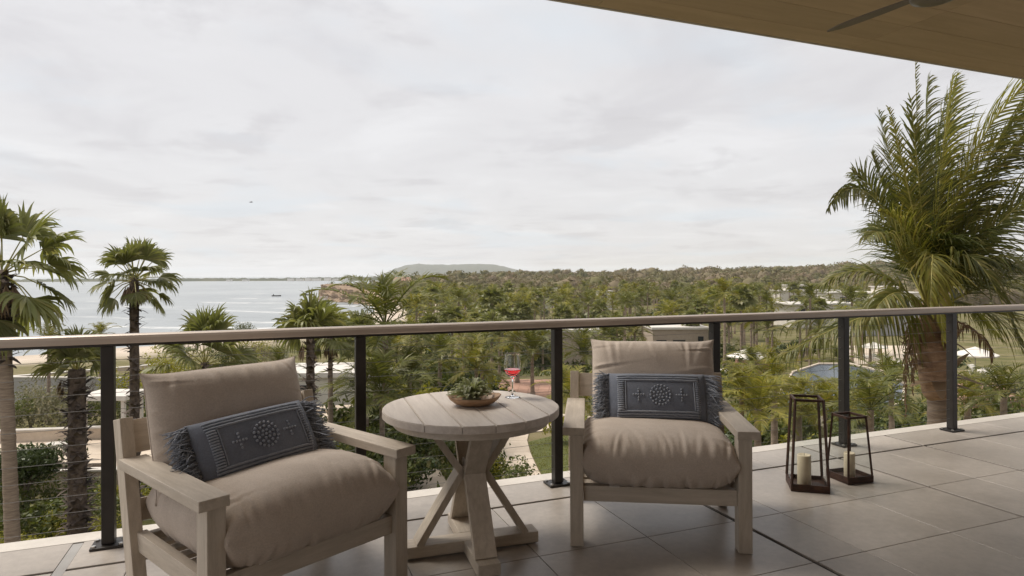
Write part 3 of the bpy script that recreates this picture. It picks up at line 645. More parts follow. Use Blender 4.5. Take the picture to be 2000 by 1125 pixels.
# the sea cliff at the headland, in ledges
cp = [(-52, 268, 1.0), (-60, 290, 3.0), (-72, 312, 5.5), (-86, 329, 7.2), (-99, 345, 8.2), (-104, 354, 8.6), (-104, 364, 8.6), (-99, 380, 8.0), (-90, 420, 7.5)]
rc = np.random.default_rng(4); vv = []; ncol = 0; rows = 13
for (ax, ay, ah), (bx, by, bh_) in zip(cp[:-1], cp[1:]):
    for k in range(14):
        q = k / 14; ncol += 1; nx_, ny_ = (by - ay), -(bx - ax); ln = math.hypot(nx_, ny_); nx_, ny_ = -nx_ / ln, -ny_ / ln
        if nx_ * -1 + ny_ * -1 < 0: nx_, ny_ = -nx_, -ny_
        hh = (ah + (bh_ - ah) * q) * rc.uniform(.93, 1.05); bay = rc.normal(0, .7) + 1.2 * math.sin(ncol * .9)
        for j_ in range(rows):
            f = j_ / (rows - 1); out_ = 2.6 - 2.2 * f + bay * (1 - .5 * f) + rc.normal(0, .35) + .5 * math.sin(f * 14); vv.append(W(ax + (bx - ax) * q + nx_ * out_, ay + (by - ay) * q + ny_ * out_, SEA - .6 + (hh + .6) * f))
        vv.append(W(ax + (bx - ax) * q - nx_ * 7, ay + (by - ay) * q - ny_ * 7, SEA + hh + rc.uniform(-.3, .4)))
R1 = rows + 1; m = MB(); m.add(vv, [(i * R1 + k, (i + 1) * R1 + k, (i + 1) * R1 + k + 1, i * R1 + k + 1) for i in range(ncol - 1) for k in range(rows)])
M['cliff'] = surf('ochre_rock', (0.24, 0.165, 0.11), (0.42, 0.32, 0.235), scale=0.35, stretch=(1, 1, 3), detail=9, rough=.95, bump=.8, bscale=1.2, bdist=.4, objrand=False, spec=.1)
kind(build(m, 'cliff', M['cliff']), 'structure', 'ochre sea cliff at the end of the beach')

# sea with real swell ridges
sy_ = np.concatenate([np.arange(60, 330, 1.6), 330 * 1.022 ** np.arange(0, 140)]); sy_ = sy_[sy_ < 6700]
sk = np.linspace(0, 1, 200); SYg, SKg = np.meshgrid(sy_, sk, indexing='ij')
SXg = -(60 + 1.35 * SYg) * (1 - SKg) + (30 + SYg * 0.02) * SKg
dsh = np.maximum(0, -coast_sd(SXg, SYg))
ph = SYg * 0.26 + SXg * 0.07 + 1.6 * np.sin(SXg * .02 + SYg * .013) + 1.1 * np.sin(SXg * .055 - SYg * .03)
amp = 0.28 * np.exp(-dsh / 120) + 0.10
SZg = SEA + amp * (np.maximum(0, np.sin(ph)) ** 3 - 0.2) * np.clip(1.6 - SYg / 700, 0, 1)
jj = (np.arange(len(sy_) - 1)[:, None] * 200 + np.arange(199)[None, :]).ravel()
sea = np_mesh('sea', np.stack([_cy * SXg + _sy * SYg, -_sy * SXg + _cy * SYg, SZg], -1), np.stack([jj, jj + 1, jj + 201, jj + 200], 1), True)
fo = (1.2 * sstep(0.72, 0.98, np.sin(ph + 0.25)) * np.exp(-dsh / 110) + sstep(5, 0, dsh) + 0.35 * sstep(0.93, 1.0, np.sin(ph * .5 + 1)) * np.exp(-dsh / 300)) * np.clip(.35 + 1.1 * np.sin(SXg * .047 + 2.1 * np.sin(SYg * .083) + .02 * SYg), 0, 1)
at = sea.attributes.new('foam', 'FLOAT', 'POINT'); at.data.foreach_set('value', np.clip(fo, 0, 1).ravel().astype(np.float32))
m, nt, out = new_mat('sea_water'); p = nt.nodes.new('ShaderNodeBsdfPrincipled'); v = vec_in(nt, 'Object', (1, 1, 1), False)
wc = ramp(nt, noise(nt, v, 0.012, 6, 0.6), [(0.35, (0.25, 0.275, 0.29)), (0.65, (0.325, 0.35, 0.36))])
af = nt.nodes.new('ShaderNodeAttribute'); af.attribute_name = 'foam'
nv0 = nt.nodes.new('ShaderNodeMapping'); nv0.inputs['Rotation'].default_value = (0, 0, YAW - 0.35); nv0.inputs['Scale'].default_value = (0.16, 1, 1); lk(nt, v, nv0.inputs['Vector'])
br = ramp(nt, noise(nt, nv0.outputs[0], 0.5, 6, 0.7), [(0.40, 0.0), (0.62, 1.0)]); ff_ = mixc(nt, 1.0, af.outputs['Fac'], br, 'MULTIPLY')
lk(nt, mixc(nt, ff_, wc, (0.78, 0.78, 0.77)), p.inputs['Base Color'])
rr = nt.nodes.new('ShaderNodeMapRange'); rr.inputs['To Min'].default_value = 0.28; rr.inputs['To Max'].default_value = 0.8; lk(nt, ff_, rr.inputs['Value']); lk(nt, rr.outputs[0], p.inputs['Roughness'])
p.inputs['IOR'].default_value = 1.33
bp = nt.nodes.new('ShaderNodeBump'); bp.inputs['Strength'].default_value = 0.75; bp.inputs['Distance'].default_value = 0.5
nv = nt.nodes.new('ShaderNodeMapping'); nv.inputs['Rotation'].default_value = (0, 0, YAW - 0.5); nv.inputs['Scale'].default_value = (0.25, 1, 1); lk(nt, v, nv.inputs['Vector'])
lk(nt, noise(nt, nv.outputs[0], 0.35, 6, 0.6), bp.inputs['Height']); lk(nt, bp.outputs[0], p.inputs['Normal']); lk(nt, p.outputs[0], out.inputs['Surface']); M['sea'] = m
kind(link('sea', sea, M['sea']), 'structure', 'grey sea with low white breakers')

# far shore across the bay, and the far hills
def ridge(name, pts, d0, depth, base, seed, rough_h, label, mat):
    """pts: (pixel x, pixel y) of the skyline at distance d0; a real ridge with two slopes"""
    r = np.random.default_rng(seed); P = []
    for (xa, ya), (xb, yb) in zip(pts[:-1], pts[1:]):
        n_ = max(2, int(abs(xb - xa) / 2.5))
        for k in range(n_): q = k / n_; P.append((xa + (xb - xa) * q, ya + (yb - ya) * q))
    P.append(pts[-1]); vv = []; nP = len(P); prof = [(-1.0, 0.0), (-.75, .32), (-.5, .62), (-.25, .87), (0, 1.0), (.5, .6), (1, 0)]
    nz = np.convolve(r.normal(0, 1, nP), np.ones(3) / 3, 'same') * rough_h
    for i, (x, y) in enumerate(P):
        top = at_depth(x, y, d0); hz_ = max(0.5, top.z + nz[i] - base); xc, yc = UNW(top)
        for q, hh in prof:
            k = 1 + q * depth / d0; jit = r.normal(0, 1) * rough_h * 0.5 * (0 < hh < 1)
            vv.append(W(xc * k, yc * k, base + max(-1.0, hz_ * hh + jit)))
    npf = len(prof); ff = [(i * npf + k, (i + 1) * npf + k, (i + 1) * npf + k + 1, i * npf + k + 1) for i in range(nP - 1) for k in range(npf - 1)]
    m = MB(); m.add(vv, ff); return kind(build(m, name, mat, None, True), 'structure', label)
M['farwood'] = surf('distant_woodland', (0.040, 0.048, 0.022), (0.105, 0.10, 0.055), scale=0.02, rough=0.95, bump=0.6, bscale=0.05, bdist=4, objrand=False, spec=0.1)
ridge('far_shore', [(-260, 547.5), (0, 546), (150, 545), (300, 544), (420, 543.5), (560, 543), (700, 541), (860, 540)], 1700, 90, SEA - 0.5, 3, 1.1, 'low wooded shore across the bay', M['farwood'])
ridge('distant_hill', [(735, 540), (755, 533), (772, 524), (792, 518), (818, 514.5), (838, 516.5), (858, 516), (880, 517.5), (905, 516), (935, 515), (962, 516), (985, 520), (1005, 526), (1022, 529.5), (1045, 530), (1072, 527.5), (1086, 530), (1110, 536)], 4600, 900, SEA - 1, 5, 2.5, 'blue-grey hill on the horizon', M['farwood'])
for k, (x, w_, h_) in enumerate([(568, 14, 6), (586, 18, 5), (602, 13, 7), (618, 20, 6), (640, 15, 7), (655, 12, 5), (672, 16, 6), (448, 12, 4), (480, 15, 4)]):
    P_ = at_depth(x, 548.2, 1560); hb = empty('shore_house', (P_.x, P_.y, SEA), -YAW); tag(hb, 'tiny pale house on the low shore across the bay', 'house', 'houses across the bay')
    m = MB(); m.box((0, 0, h_ / 2), (w_, 9, h_)); build(m, 'wall', M['white'], hb)
    m = MB(); m.box((0, 0, h_ + 0.31), (w_ + 1, 10, 0.6)); build(m, 'roof', M['grey'], hb)

# ------------------------------------------------------------------ foliage generators
LV = {}
LV['coco'] = leafmat('coconut_frond', [(0.08, 0.09, 0.02), (0.145, 0.148, 0.034), (0.105, 0.115, 0.025), (0.23, 0.20, 0.06)], 0.32, 0.45, 0.15)
LV['coco_y'] = leafmat('yellowish_frond', [(0.165, 0.165, 0.03), (0.26, 0.235, 0.048), (0.125, 0.13, 0.028), (0.32, 0.25, 0.065)], 0.38, 0.5, 0.2)
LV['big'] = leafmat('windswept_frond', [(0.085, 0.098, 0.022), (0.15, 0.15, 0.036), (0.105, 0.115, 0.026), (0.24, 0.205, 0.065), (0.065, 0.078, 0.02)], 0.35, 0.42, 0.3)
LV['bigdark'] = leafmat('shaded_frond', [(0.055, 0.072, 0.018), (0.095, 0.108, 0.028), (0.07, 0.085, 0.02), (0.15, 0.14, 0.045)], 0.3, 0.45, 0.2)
LV['fan'] = leafmat('fan_palm_leaf', [(0.13, 0.145, 0.05), (0.205, 0.205, 0.078), (0.155, 0.165, 0.055), (0.29, 0.265, 0.125)], 0.32, 0.42, 0.15)
LV['dead'] = leafmat('dead_frond', [(0.19, 0.125, 0.08), (0.31, 0.22, 0.14), (0.14, 0.09, 0.06)], 0.15, 0.8, 0.1)
LV['shrub'] = leafmat('shrub_leaf', [(0.05, 0.068, 0.017), (0.105, 0.12, 0.03), (0.072, 0.09, 0.022), (0.165, 0.16, 0.045)], 0.26, 0.5, 0.25)
LV['dark'] = leafmat('glossy_dark_leaf', [(0.036, 0.052, 0.018), (0.068, 0.088, 0.028), (0.05, 0.068, 0.022)], 0.18, 0.4, 0.1)
LV['lime'] = leafmat('lime_leaf', [(0.21, 0.205, 0.024), (0.33, 0.29, 0.042), (0.16, 0.165, 0.026)], 0.38, 0.5, 0.12)
LV['grey'] = leafmat('grey_green_leaf', [(0.15, 0.15, 0.085), (0.24, 0.225, 0.14), (0.19, 0.175, 0.115), (0.29, 0.25, 0.18)], 0.2, 0.7, 0.12)
LV['silver'] = leafmat('silver_palm_leaf', [(0.15, 0.165, 0.10), (0.24, 0.25, 0.165), (0.11, 0.125, 0.065)], 0.2, 0.55, 0.1)
LV['wood'] = leafmat('dry_forest_leaf', [(0.105, 0.105, 0.04), (0.17, 0.155, 0.065), (0.13, 0.13, 0.046), (0.215, 0.18, 0.09)], 0.2, 0.8, 0.0, patch=(0.24, 0.175, 0.125), patch_scale=0.018)
LV['grass'] = leafmat('lawn_blade', [(0.14, 0.145, 0.03), (0.22, 0.205, 0.05), (0.17, 0.17, 0.04)], 0.3, 0.6, 0.05)
BK = {}
BK['ring'] = surf('ringed_bark', (0.20, 0.145, 0.108), (0.37, 0.29, 0.225), scale=3, stretch=(1, 1, 9), detail=7, rough=0.9, bump=0.6, bscale=6, bdist=0.02, fine=(30, 0.15))
BK['boot'] = surf('shaggy_bark', (0.06, 0.042, 0.032), (0.155, 0.115, 0.085), scale=9, detail=7, rough=0.95, bump=0.6, bscale=20, bdist=0.02, fine=(40, 0.2))
BK['stem'] = surf('twig_bark', (0.12, 0.095, 0.07), (0.22, 0.18, 0.14), scale=9, detail=6, rough=0.9, bump=0.3, bscale=30, bdist=0.01)
BK['rachis'] = surf('frond_midrib', (0.26, 0.24, 0.055), (0.36, 0.31, 0.085), scale=4, rough=0.5, bump=0.05)
BK['sheath'] = surf('fibrous_sheath', (0.21, 0.13, 0.085), (0.42, 0.28, 0.19), scale=6, stretch=(1, 1, 4), detail=7, rough=0.9, bump=0.5, bscale=24, bdist=0.01, fine=(40, 0.18))

def bez(pts, n):
    P = np.array(pts, float); t = np.linspace(0, 1, n)[:, None]; k = len(P) - 1
    return sum(math.comb(k, i) * (1 - t) ** (k - i) * t ** i * P[i] for i in range(k + 1))
def unit(a): return a / np.maximum(np.linalg.norm(a, axis=-1, keepdims=True), 1e-9)
def blades(P, D, L, Wd, side, droop, nseg=3, wind=(0, 0, 0), rng=RNG, prof=None):
    """arrays of narrow blades: roots P, directions D, lengths L, widths Wd, width axis side; returns verts, quads (tip is a sliver quad)"""
    n = len(P); p = P.copy(); d = unit(D.copy()); V = []; prof = prof or [0.75, 1.0, 0.72, 0.06]
    g = np.array([0, 0, -1.0]) ; wind = np.array(wind, float)
    sd = unit(side - (side * d).sum(1, keepdims=True) * d)
    for k in range(nseg + 1):
        w = (Wd * prof[int(round(k * (len(prof) - 1) / nseg))] / 2)[:, None]
        V.append(np.stack([p - sd * w, p + sd * w], 1))
        if k < nseg:
            d = unit(d + droop[:, None] * g * (0.5 + k * 0.5) + wind * 0.3); p = p + d * (L / nseg)[:, None]
            sd = unit(sd - (sd * d).sum(1, keepdims=True) * d)
    V = np.stack(V, 1).reshape(n, -1, 3); nv = 2 * (nseg + 1); base = (np.arange(n) * nv)[:, None]
    q = np.concatenate([base + np.array([[2 * k, 2 * k + 1, 2 * k + 3, 2 * k + 2]]) for k in range(nseg)], 0)
    return V.reshape(-1, 3), q
def merge(parts):
    V = []; Q = []; o = 0
    for v_, q_ in parts: V.append(v_); Q.append(q_ + o); o += len(v_)
    return np.concatenate(V), np.concatenate(Q)
def frond(pts, n=46, Lmax=0.75, width=0.035, droop=0.25, up=(0, 0, 1), vee=0.35, wind=(0, 0, 0), t0=0.14, rach=0.022, rng=RNG, nseg=3, ragged=0.12, sidebias=0.0, wdir=None, ang0=0.45):
    C_ = bez(pts, 40); tt = np.linspace(t0, 0.995, n); idx = tt * 39; i0 = np.clip(idx.astype(int), 0, 38); fr = (idx - i0)[:, None]
    P = C_[i0] * (1 - fr) + C_[i0 + 1] * fr; T = unit(C_[i0 + 1] - C_[i0]); U_ = np.tile(np.array(up, float), (n, 1))
    S = unit(np.cross(T, U_)); Nn = np.cross(S, T); parts = []
    env = np.clip(np.sin(np.pi * (0.17 + 0.80 * tt)), 0.12, 1) ** 0.75
    for s in (-1, 1):
        a = (ang0 + (0.75 if ang0 < .5 else 0.38) * tt ** 1.3 + rng.normal(0, 0.09, n))[:, None]
        D = s * S * np.cos(a) + T * np.sin(a) + Nn * (vee + rng.normal(0, 0.1, n))[:, None]
        L = Lmax * env * rng.uniform(1 - ragged * 2, 1 + ragged * 0.4, n) * (1 + s * sidebias); keep = rng.random(n) > ragged * 0.35
        dr = droop * rng.uniform(0.6, 1.5, n)
        v_, q_ = blades(P[keep], D[keep], L[keep], np.full(keep.sum(), width) * rng.uniform(.7, 1.15, keep.sum()), T[keep], dr[keep], nseg, wind, rng); parts.append((v_, q_))
    rp = MB(); rr_ = np.linspace(rach, rach * 0.15, 14); Cs = bez(pts, 14); rp.tube([tuple(c) for c in Cs], list(rr_), 5, False)
    return merge(parts), rp
def fan_leaf(hub, dirv, nrm, Rr, nseg=30, spread=2.35, droop=0.35, rng=RNG, width_k=1.0, split=0.5):
    d = unit(np.array(dirv, float)); nn = np.array(nrm, float); nn = unit(nn - nn.dot(d) * d); s = np.cross(d, nn)
    th = np.linspace(-spread / 1, spread / 1, nseg) / 1.0; th = th * 0.5 * 1.0 if spread > 3.2 else th
    D = np.cos(th)[:, None] * d + np.sin(th)[:, None] * s + nn * 0.10 * np.abs(np.sin(th))[:, None] + rng.normal(0, .02, (nseg, 3))
    L = Rr * (0.72 + 0.28 * np.cos(th * 0.6)) * rng.uniform(.86, 1.05, nseg); dth = abs(th[1] - th[0])
    tang = -np.sin(th)[:, None] * d + np.cos(th)[:, None] * s + nn * (np.arange(nseg) % 2 - 0.5)[:, None] * 0.9
    P = np.tile(np.array(hub, float), (nseg, 1)); n = nseg; V = []; dd = unit(D); p = P.copy(); sd = unit(tang - (tang * dd).sum(1, keepdims=True) * dd)
    g = np.array([0, 0, -1.0]); steps = [0, .25, .5, .68, .84, 1.0]; dl = np.diff(steps); wmul = [0.02, .25, .5, .36, .2, .02]
    dr = droop * rng.uniform(.4, 1.7, n)
    for k in range(6):
        w = (L * wmul[k] * dth * 1.08 * width_k)[:, None]; V.append(np.stack([p - sd * w, p + sd * w], 1))
        if k < 5:
            dd = unit(dd + (dr * (0.06, 0.12, 0.45, 0.8, 1.0)[k])[:, None] * g); p = p + dd * (L * dl[k])[:, None]; sd = unit(sd - (sd * dd).sum(1, keepdims=True) * dd)
    V = np.stack(V, 1).reshape(-1, 3); base = (np.arange(n) * 12)[:, None]
    Q = np.concatenate([base + np.array([[2 * k, 2 * k + 1, 2 * k + 3, 2 * k + 2]]) for k in range(5)], 0)
    return V, Q
def trunk_mb(base, top, r0, r1, lean=(0, 0), rings=0.0, n=12, m_=16, bulge=0.0):
    b0, t0 = Vector(base), Vector(top); pts = []; rad = []
    for i in range(m_ + 1):
        q = i / m_; p_ = b0.lerp(t0, q); off = math.sin(math.pi * q); p_ += Vector((lean[0] * off, lean[1] * off, 0))
        pts.append(p_); rad.append((r0 + (r1 - r0) * q) * (1 + rings * (1 if i % 2 else -1)) * (1 + bulge * max(0, 1 - q * 6)))
    mb = MB(); mb.tube(pts, rad, n); return mb
def boots(mb_parts, base, top, r0, r1, count, L, rng=RNG, spread=0.9):
    b0, t0 = np.array(base), np.array(top); q = rng.random(count); P = b0 + (t0 - b0) * q[:, None]; a = rng.uniform(0, 2 * np.pi, count); rad = (r0 + (r1 - r0) * q) * 0.94
    o_ = np.stack([np.cos(a), np.sin(a), np.zeros(count)], 1); P = P + o_ * rad[:, None]; D = o_ * spread + np.array([0, 0, 1.0]) * rng.uniform(-0.3, 1.0, count)[:, None]
    side = np.stack([-np.sin(a), np.cos(a), np.zeros(count)], 1)
    mb_parts.append(blades(P, D, L * rng.uniform(.5, 1.2, count), np.full(count, L * 0.5), side, np.full(count, .25), 2, (0, 0, 0), rng, [1, .8, .25]))
def np_obj(name, vq, mat, parent=None, smooth=False, loc=None):
    return link(name, np_mesh(name, vq[0], vq[1], smooth), mat, parent, loc)
CAMR = np.array(W(1, 0)); CAMF = np.array(W(0, 1)); UPV = np.array([0, 0, 1.0])
def local(r_, u_, f_): return CAMR * r_ + UPV * u_ + CAMF * f_

# ------------------------------------------------------------------ the big coconut palm beside the terrace
HP = at_depth(1818, 612, 9.0); gz0 = ground_under(HP)
big = empty('coconut_palm', (HP.x, HP.y, gz0)); tag(big, 'big windswept coconut palm close to the railing, with a fibrous swollen trunk top', 'palm tree')
dz = HP.z - gz0
def px9(x, y): return ((x - 1818) * 9.0 / FPX, -(y - 612) * 9.0 / FPX)
tb_ = trunk_mb((0.12, 0, 0), (0.1, -0.05, dz - 1.15), 0.22, 0.15, (0.1, 0.05), 0.03, 16, 70, 0.5); build(tb_, 'trunk', BK['ring'], big, True)
m = MB(); m.tube([(0.1, -0.05, dz - 1.2), (0.09, -0.04, dz - 1.12), (0.07, -0.03, dz - 0.85), (0.03, -0.01, dz - 0.5), (0, 0, dz - 0.1), (0, 0, dz + 0.25)], [0.15, 0.195, 0.225, 0.195, 0.15, 0.08], 16); build(m, 'sheath', BK['sheath'], big, True)
prt = []; boots(prt, (0.08, -0.03, dz - 1.05), (0, 0, dz + .1), 0.23, 0.16, 46, 0.34, np.random.default_rng(2), 0.45); np_obj('fibre', merge(prt), LV['dead'], big)['kind'] = 'stuff'
rg = np.random.default_rng(21)
FR = [  # mid control and tip of each frond in the picture plane, with depth offsets (m), leaflet length, droop, tone
 ((1806, 400), 0.1, (1772, 112), -0.2, 0.26, 0.05, 0), ((1772, 430), -0.2, (1705, 224), -0.4, 0.36, 0.10, 1), ((1832, 330), 0.3, (1852, 135), 0.4, 0.72, 0.14, 0), ((1865, 340), 0.5, (1935, 150), 0.9, 0.78, 0.15, 0),
 ((1828, 270), -0.5, (2010, 150), -0.6, 0.90, 0.18, 1), ((1895, 330), 0.2, (2065, 205), 0.4, 0.85, 0.18, 0), ((1802, 380), 0.5, (1790, 185), 0.9, 0.6, 0.14, 0), ((1765, 400), 0.3, (1742, 285), 0.5, 0.6, 0.16, 0),
 ((1915, 410), -0.4, (2090, 290), -0.7, 0.85, 0.22, 0), ((1935, 470), 0.3, (2110, 360), 0.5, 0.8, 0.24, 0), ((1950, 520), -0.3, (2110, 450), -0.9, 0.8, 0.28, 0), ((1960, 560), 0.5, (2130, 545), 0.9, 0.8, 0.3, 0),
 ((1690, 325), -0.2, (1583, 415), -0.5, 0.5, 0.42, 0), ((1740, 455), -0.5, (1648, 425), -0.9, 0.6, 0.35, 1), ((1715, 500), 0.2, (1615, 560), 0.2, 0.6, 0.35, 0), ((1725, 440), -0.3, (1640, 470), -0.7, 0.65, 0.35, 0), ((1705, 540), -0.5, (1625, 625), -0.9, 0.6, 0.4, 0), ((1745, 380), 0.2, (1690, 330), 0.3, 0.6, 0.2, 0), ((1850, 330), 0.1, (1890, 145), 0.2, 0.8, 0.12, 0), ((1815, 370), -0.2, (1815, 165), -0.5, 0.7, 0.12, 1), ((1880, 350), -0.3, (1965, 185), -0.5, 0.85, 0.15, 0), ((1790, 390), -0.1, (1755, 205), -0.3, 0.65, 0.14, 0), ((1750, 440), -0.8, (1690, 600), -1.4, 0.5, 0.4, 1),
 ((1790, 420), -0.9, (1832, 665), -1.5, 0.6, 0.4, 0), ((1745, 450), -0.8, (1712, 650), -1.4, 0.6, 0.4, 1), ((1862, 430), -0.9, (1930, 645), -1.5, 0.66, 0.4, 0), ((1870, 470), 0.9, (1985, 520), 1.9, 0.66, 0.35, 0), 
 ((1690, 585), -0.5, (1465, 682), -0.9, 0.95, 0.6, 0), ((1720, 600), 0.6, (1545, 660), 1.0, 0.75, 0.5, 0), ((1925, 590), -0.6, (2060, 740), -1.1, 1.15, 0.6, 1), ((1920, 560), 0.7, (2090, 680), 1.3, 0.85, 0.45, 0), ((1850, 420), 0.0, (1895, 225), 1.2, 0.8, 0.16, 0), ((1888, 360), -0.3, (2010, 250), -0.2, 0.8, 0.2, 0)]
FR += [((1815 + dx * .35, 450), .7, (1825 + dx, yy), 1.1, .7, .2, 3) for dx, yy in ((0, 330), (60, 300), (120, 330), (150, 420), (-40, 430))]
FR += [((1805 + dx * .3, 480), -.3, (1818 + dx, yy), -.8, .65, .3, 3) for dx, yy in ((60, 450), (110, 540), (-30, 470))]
for k, (mid, fm, end, fe, LL, dr, yl) in enumerate(FR):
    mr, mu = px9(*mid); er, eu = px9(*end); q0 = local(0.02 * math.copysign(1, er), 0.0, 0) + np.array([0, 0, dz])
    m1 = local(mr * 0.45, max(0.15, mu * 0.5), fm * 0.5); m2 = local(mr, mu, fm); e_ = local(er, eu, fe); h0 = np.array([0, 0, dz])
    upv = local(rg.uniform(-1.0, 0.7), 0.5, -1.0) if eu > 1.2 else local(0.1, 1.0, -0.35)
    (vq, rp) = frond([q0, h0 + m1, h0 + m2 * 1.12, h0 + e_], 92, LL * 1.05, 0.0215, dr * 0.8, upv, 0.2, local(0.30, -0.03, 0), 0.24, 0.024 if yl in (1, 2) else 0.017, rg, 4, 0.28, 0, None, 0.78)
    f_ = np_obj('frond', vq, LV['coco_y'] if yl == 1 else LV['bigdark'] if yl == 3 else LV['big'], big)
    build(rp, 'midrib', BK['rachis'], f_, True)
for k, (x, y) in enumerate(((1738, 800), (1752, 760), (1900, 700))):
    er, eu = px9(x, y); mr, mu = px9((x + 1818) / 2 - 25, 640)
    vq, rp = frond([np.array([0, 0, dz - 0.1]), local(mr, mu + .25, -.25) + [0, 0, dz], local(er * 1.05, mu * .5 - .2, -.4) + [0, 0, dz], local(er, eu, -.35) + [0, 0, dz]], 34, 0.26, 0.022, 0.9, local(0, .3, -1), 0.0, (0, 0, 0), 0.2, 0.02, rg, 3, 0.35)
    f_ = np_obj('dead_frond', vq, LV['dead'], big); build(rp, 'midrib', BK['sheath'], f_, True)

# ------------------------------------------------------------------ fan palms
def fan_palm(px, py, d, label, leafR, petiole, nleaf, trunk_r, seed, bare=False, dead=10, group=None, leaves=None, boot_n=260, mat='fan', seg=28, elev=(80, -35), lean=(0, 0), base_px=None):
    H_ = at_depth(px, py, d); g0 = ground_under(H_); t = empty('fan_palm', (H_.x, H_.y, g0)); tag(t, label, 'palm tree', group); h = H_.z - g0; r_ = np.random.default_rng(seed)
    bx = 0 if base_px is None else base_px
    b0 = (CAMR * bx); trk = trunk_mb((b0[0], b0[1], -0.1), (0, 0, h + .1), trunk_r * (1.15 if bare else 1.0), trunk_r * 0.85, lean, 0.03 if bare else 0.05, 12, 50 if bare else 22, 0.3); tr = build(trk, 'trunk', BK['ring'] if bare else BK['boot'], t, True)
    prt = []
    if boot_n:
        boots(prt, (b0[0] * .3, b0[1] * .3, h * (0.72 if bare else 0.1)), (0, 0, h), trunk_r, trunk_r * .85, boot_n, 0.28, r_); np_obj('leaf_bases', merge(prt), BK['boot'], t)['kind'] = 'stuff'
    for k in range(nleaf):
        a = 2.399963 * k + r_.uniform(-.25, .25); q = k / max(1, nleaf - 1); el = R(elev[0] + (elev[1] - elev[0]) * q + r_.uniform(-9, 9))
        D = np.array([math.cos(a) * math.cos(el), math.sin(a) * math.cos(el), math.sin(el)]); pet = petiole * r_.uniform(.8, 1.15)
        hub = np.array([0, 0, h]) + D * pet + np.array([0, 0, -0.22 * pet * (1 - math.sin(el)) * .6]); D2 = unit(D + np.array([0, 0, -0.35 * (1 - abs(math.sin(el)))]))
        nrm = np.cross(np.cross(D2, UPV), D2) + r_.normal(0, .45, 3); vq = fan_leaf(hub, D2, nrm, leafR * r_.uniform(.8, 1.15), seg, r_.uniform(1.25, 1.6), 0.42 + 0.3 * q, r_)
        f_ = np_obj('frond', vq, LV[mat], t); st = MB(); st.tube([(0, 0, h), tuple(np.array([0, 0, h]) + D * pet * .55), tuple(hub)], [0.022, 0.016, 0.012], 5, False); build(st, 'petiole', BK['rachis'], f_, True)
    for k in range(dead):
        a = r_.uniform(0, 2 * np.pi); el = R(r_.uniform(-85, -62)); D = np.array([math.cos(a) * math.cos(el), math.sin(a) * math.cos(el), math.sin(el)])
        hub = np.array([math.cos(a) * trunk_r * 1.6, math.sin(a) * trunk_r * 1.6, h - 0.15 - r_.uniform(0, .25)]); vq = fan_leaf(hub, D, np.array([math.cos(a), math.sin(a), .1]), leafR * r_.uniform(.5, .8), 9, 0.32, .3, r_)
        np_obj('dead_frond', vq, LV['dead'], t)
    return t, h
fan_palm(4, 535, 15.5, 'tall fan palm at the frame edge with large dark fans and a grey ringed trunk', 1.1, 1.05, 24, 0.15, 4, bare=True, dead=16, elev=(86, -48), boot_n=170, base_px=0.28)
fan_palm(262, 548, 20, 'fan palm standing alone against the sea with a brown skirt of dead leaves', 0.72, 0.74, 27, 0.15, 8, dead=18, elev=(78, -38))
fan_palm(150, 728, 16.6, 'short fan palm with a thick shaggy trunk below the handrail', 0.72, 0.5, 15, 0.23, 12, dead=3, boot_n=420, elev=(88, 26))
fan_palm(606, 655, 21, 'fan palm with upright fans and a rough trunk behind the side-on armchair', 1.05, 0.5, 10, 0.15, 16, dead=4, elev=(86, 22))
fan_palm(645, 655, 25, 'slender fan palm with a thin brown trunk beside the rough-trunked one', 0.85, 0.5, 14, 0.10, 18, bare=True, dead=5, boot_n=40, elev=(75, -30))
fan_palm(400, 712, 27, 'broad low fan palm in front of the beach, its crown below the handrail', 1.35, 1.2, 24, 0.2, 22, dead=4, elev=(85, -15))

# ------------------------------------------------------------------ shared palm kinds for the garden and the grove
def coco_crown(seed, nfr, L, nl, leafL, width, nseg=2, droopk=1.0):
    r_ = np.random.default_rng(seed); parts = []; rachs = MB()
    for k in range(nfr):
        a = 2.399963 * k + r_.uniform(-.3, .3); q = k / (nfr - 1); el = R(84 - 95 * q ** 1.1 + r_.uniform(-8, 8)); Lk = L * r_.uniform(.8, 1.1) * (0.8 + .3 * math.sin(math.pi * min(1, q + .2)))
        o_ = np.array([math.cos(a), math.sin(a), 0]); d0 = o_ * math.cos(el) + UPV * math.sin(el); p1 = d0 * Lk * .4; p2 = p1 + unit(d0 + np.array([0, 0, -.35 * droopk])) * Lk * .35; p3 = p2 + unit(d0 + np.array([0, 0, -1.1 * droopk])) * Lk * .35
        vq, rp = frond([np.zeros(3), p1, p2, p3], nl, leafL, width, .3, (0, 0, 1) if el < 1.2 else tuple(-o_), .25, local(.12, 0, 0), .15, .022, r_, nseg, .15); parts.append(vq)
        o = len(rachs.v); rachs.v.extend(rp.v); rachs.f.extend([tuple(i + o for i in f) for f in rp.f])
    rq = (np.array(rachs.v), np.array(rachs.f)); parts.append(rq); return merge(parts)
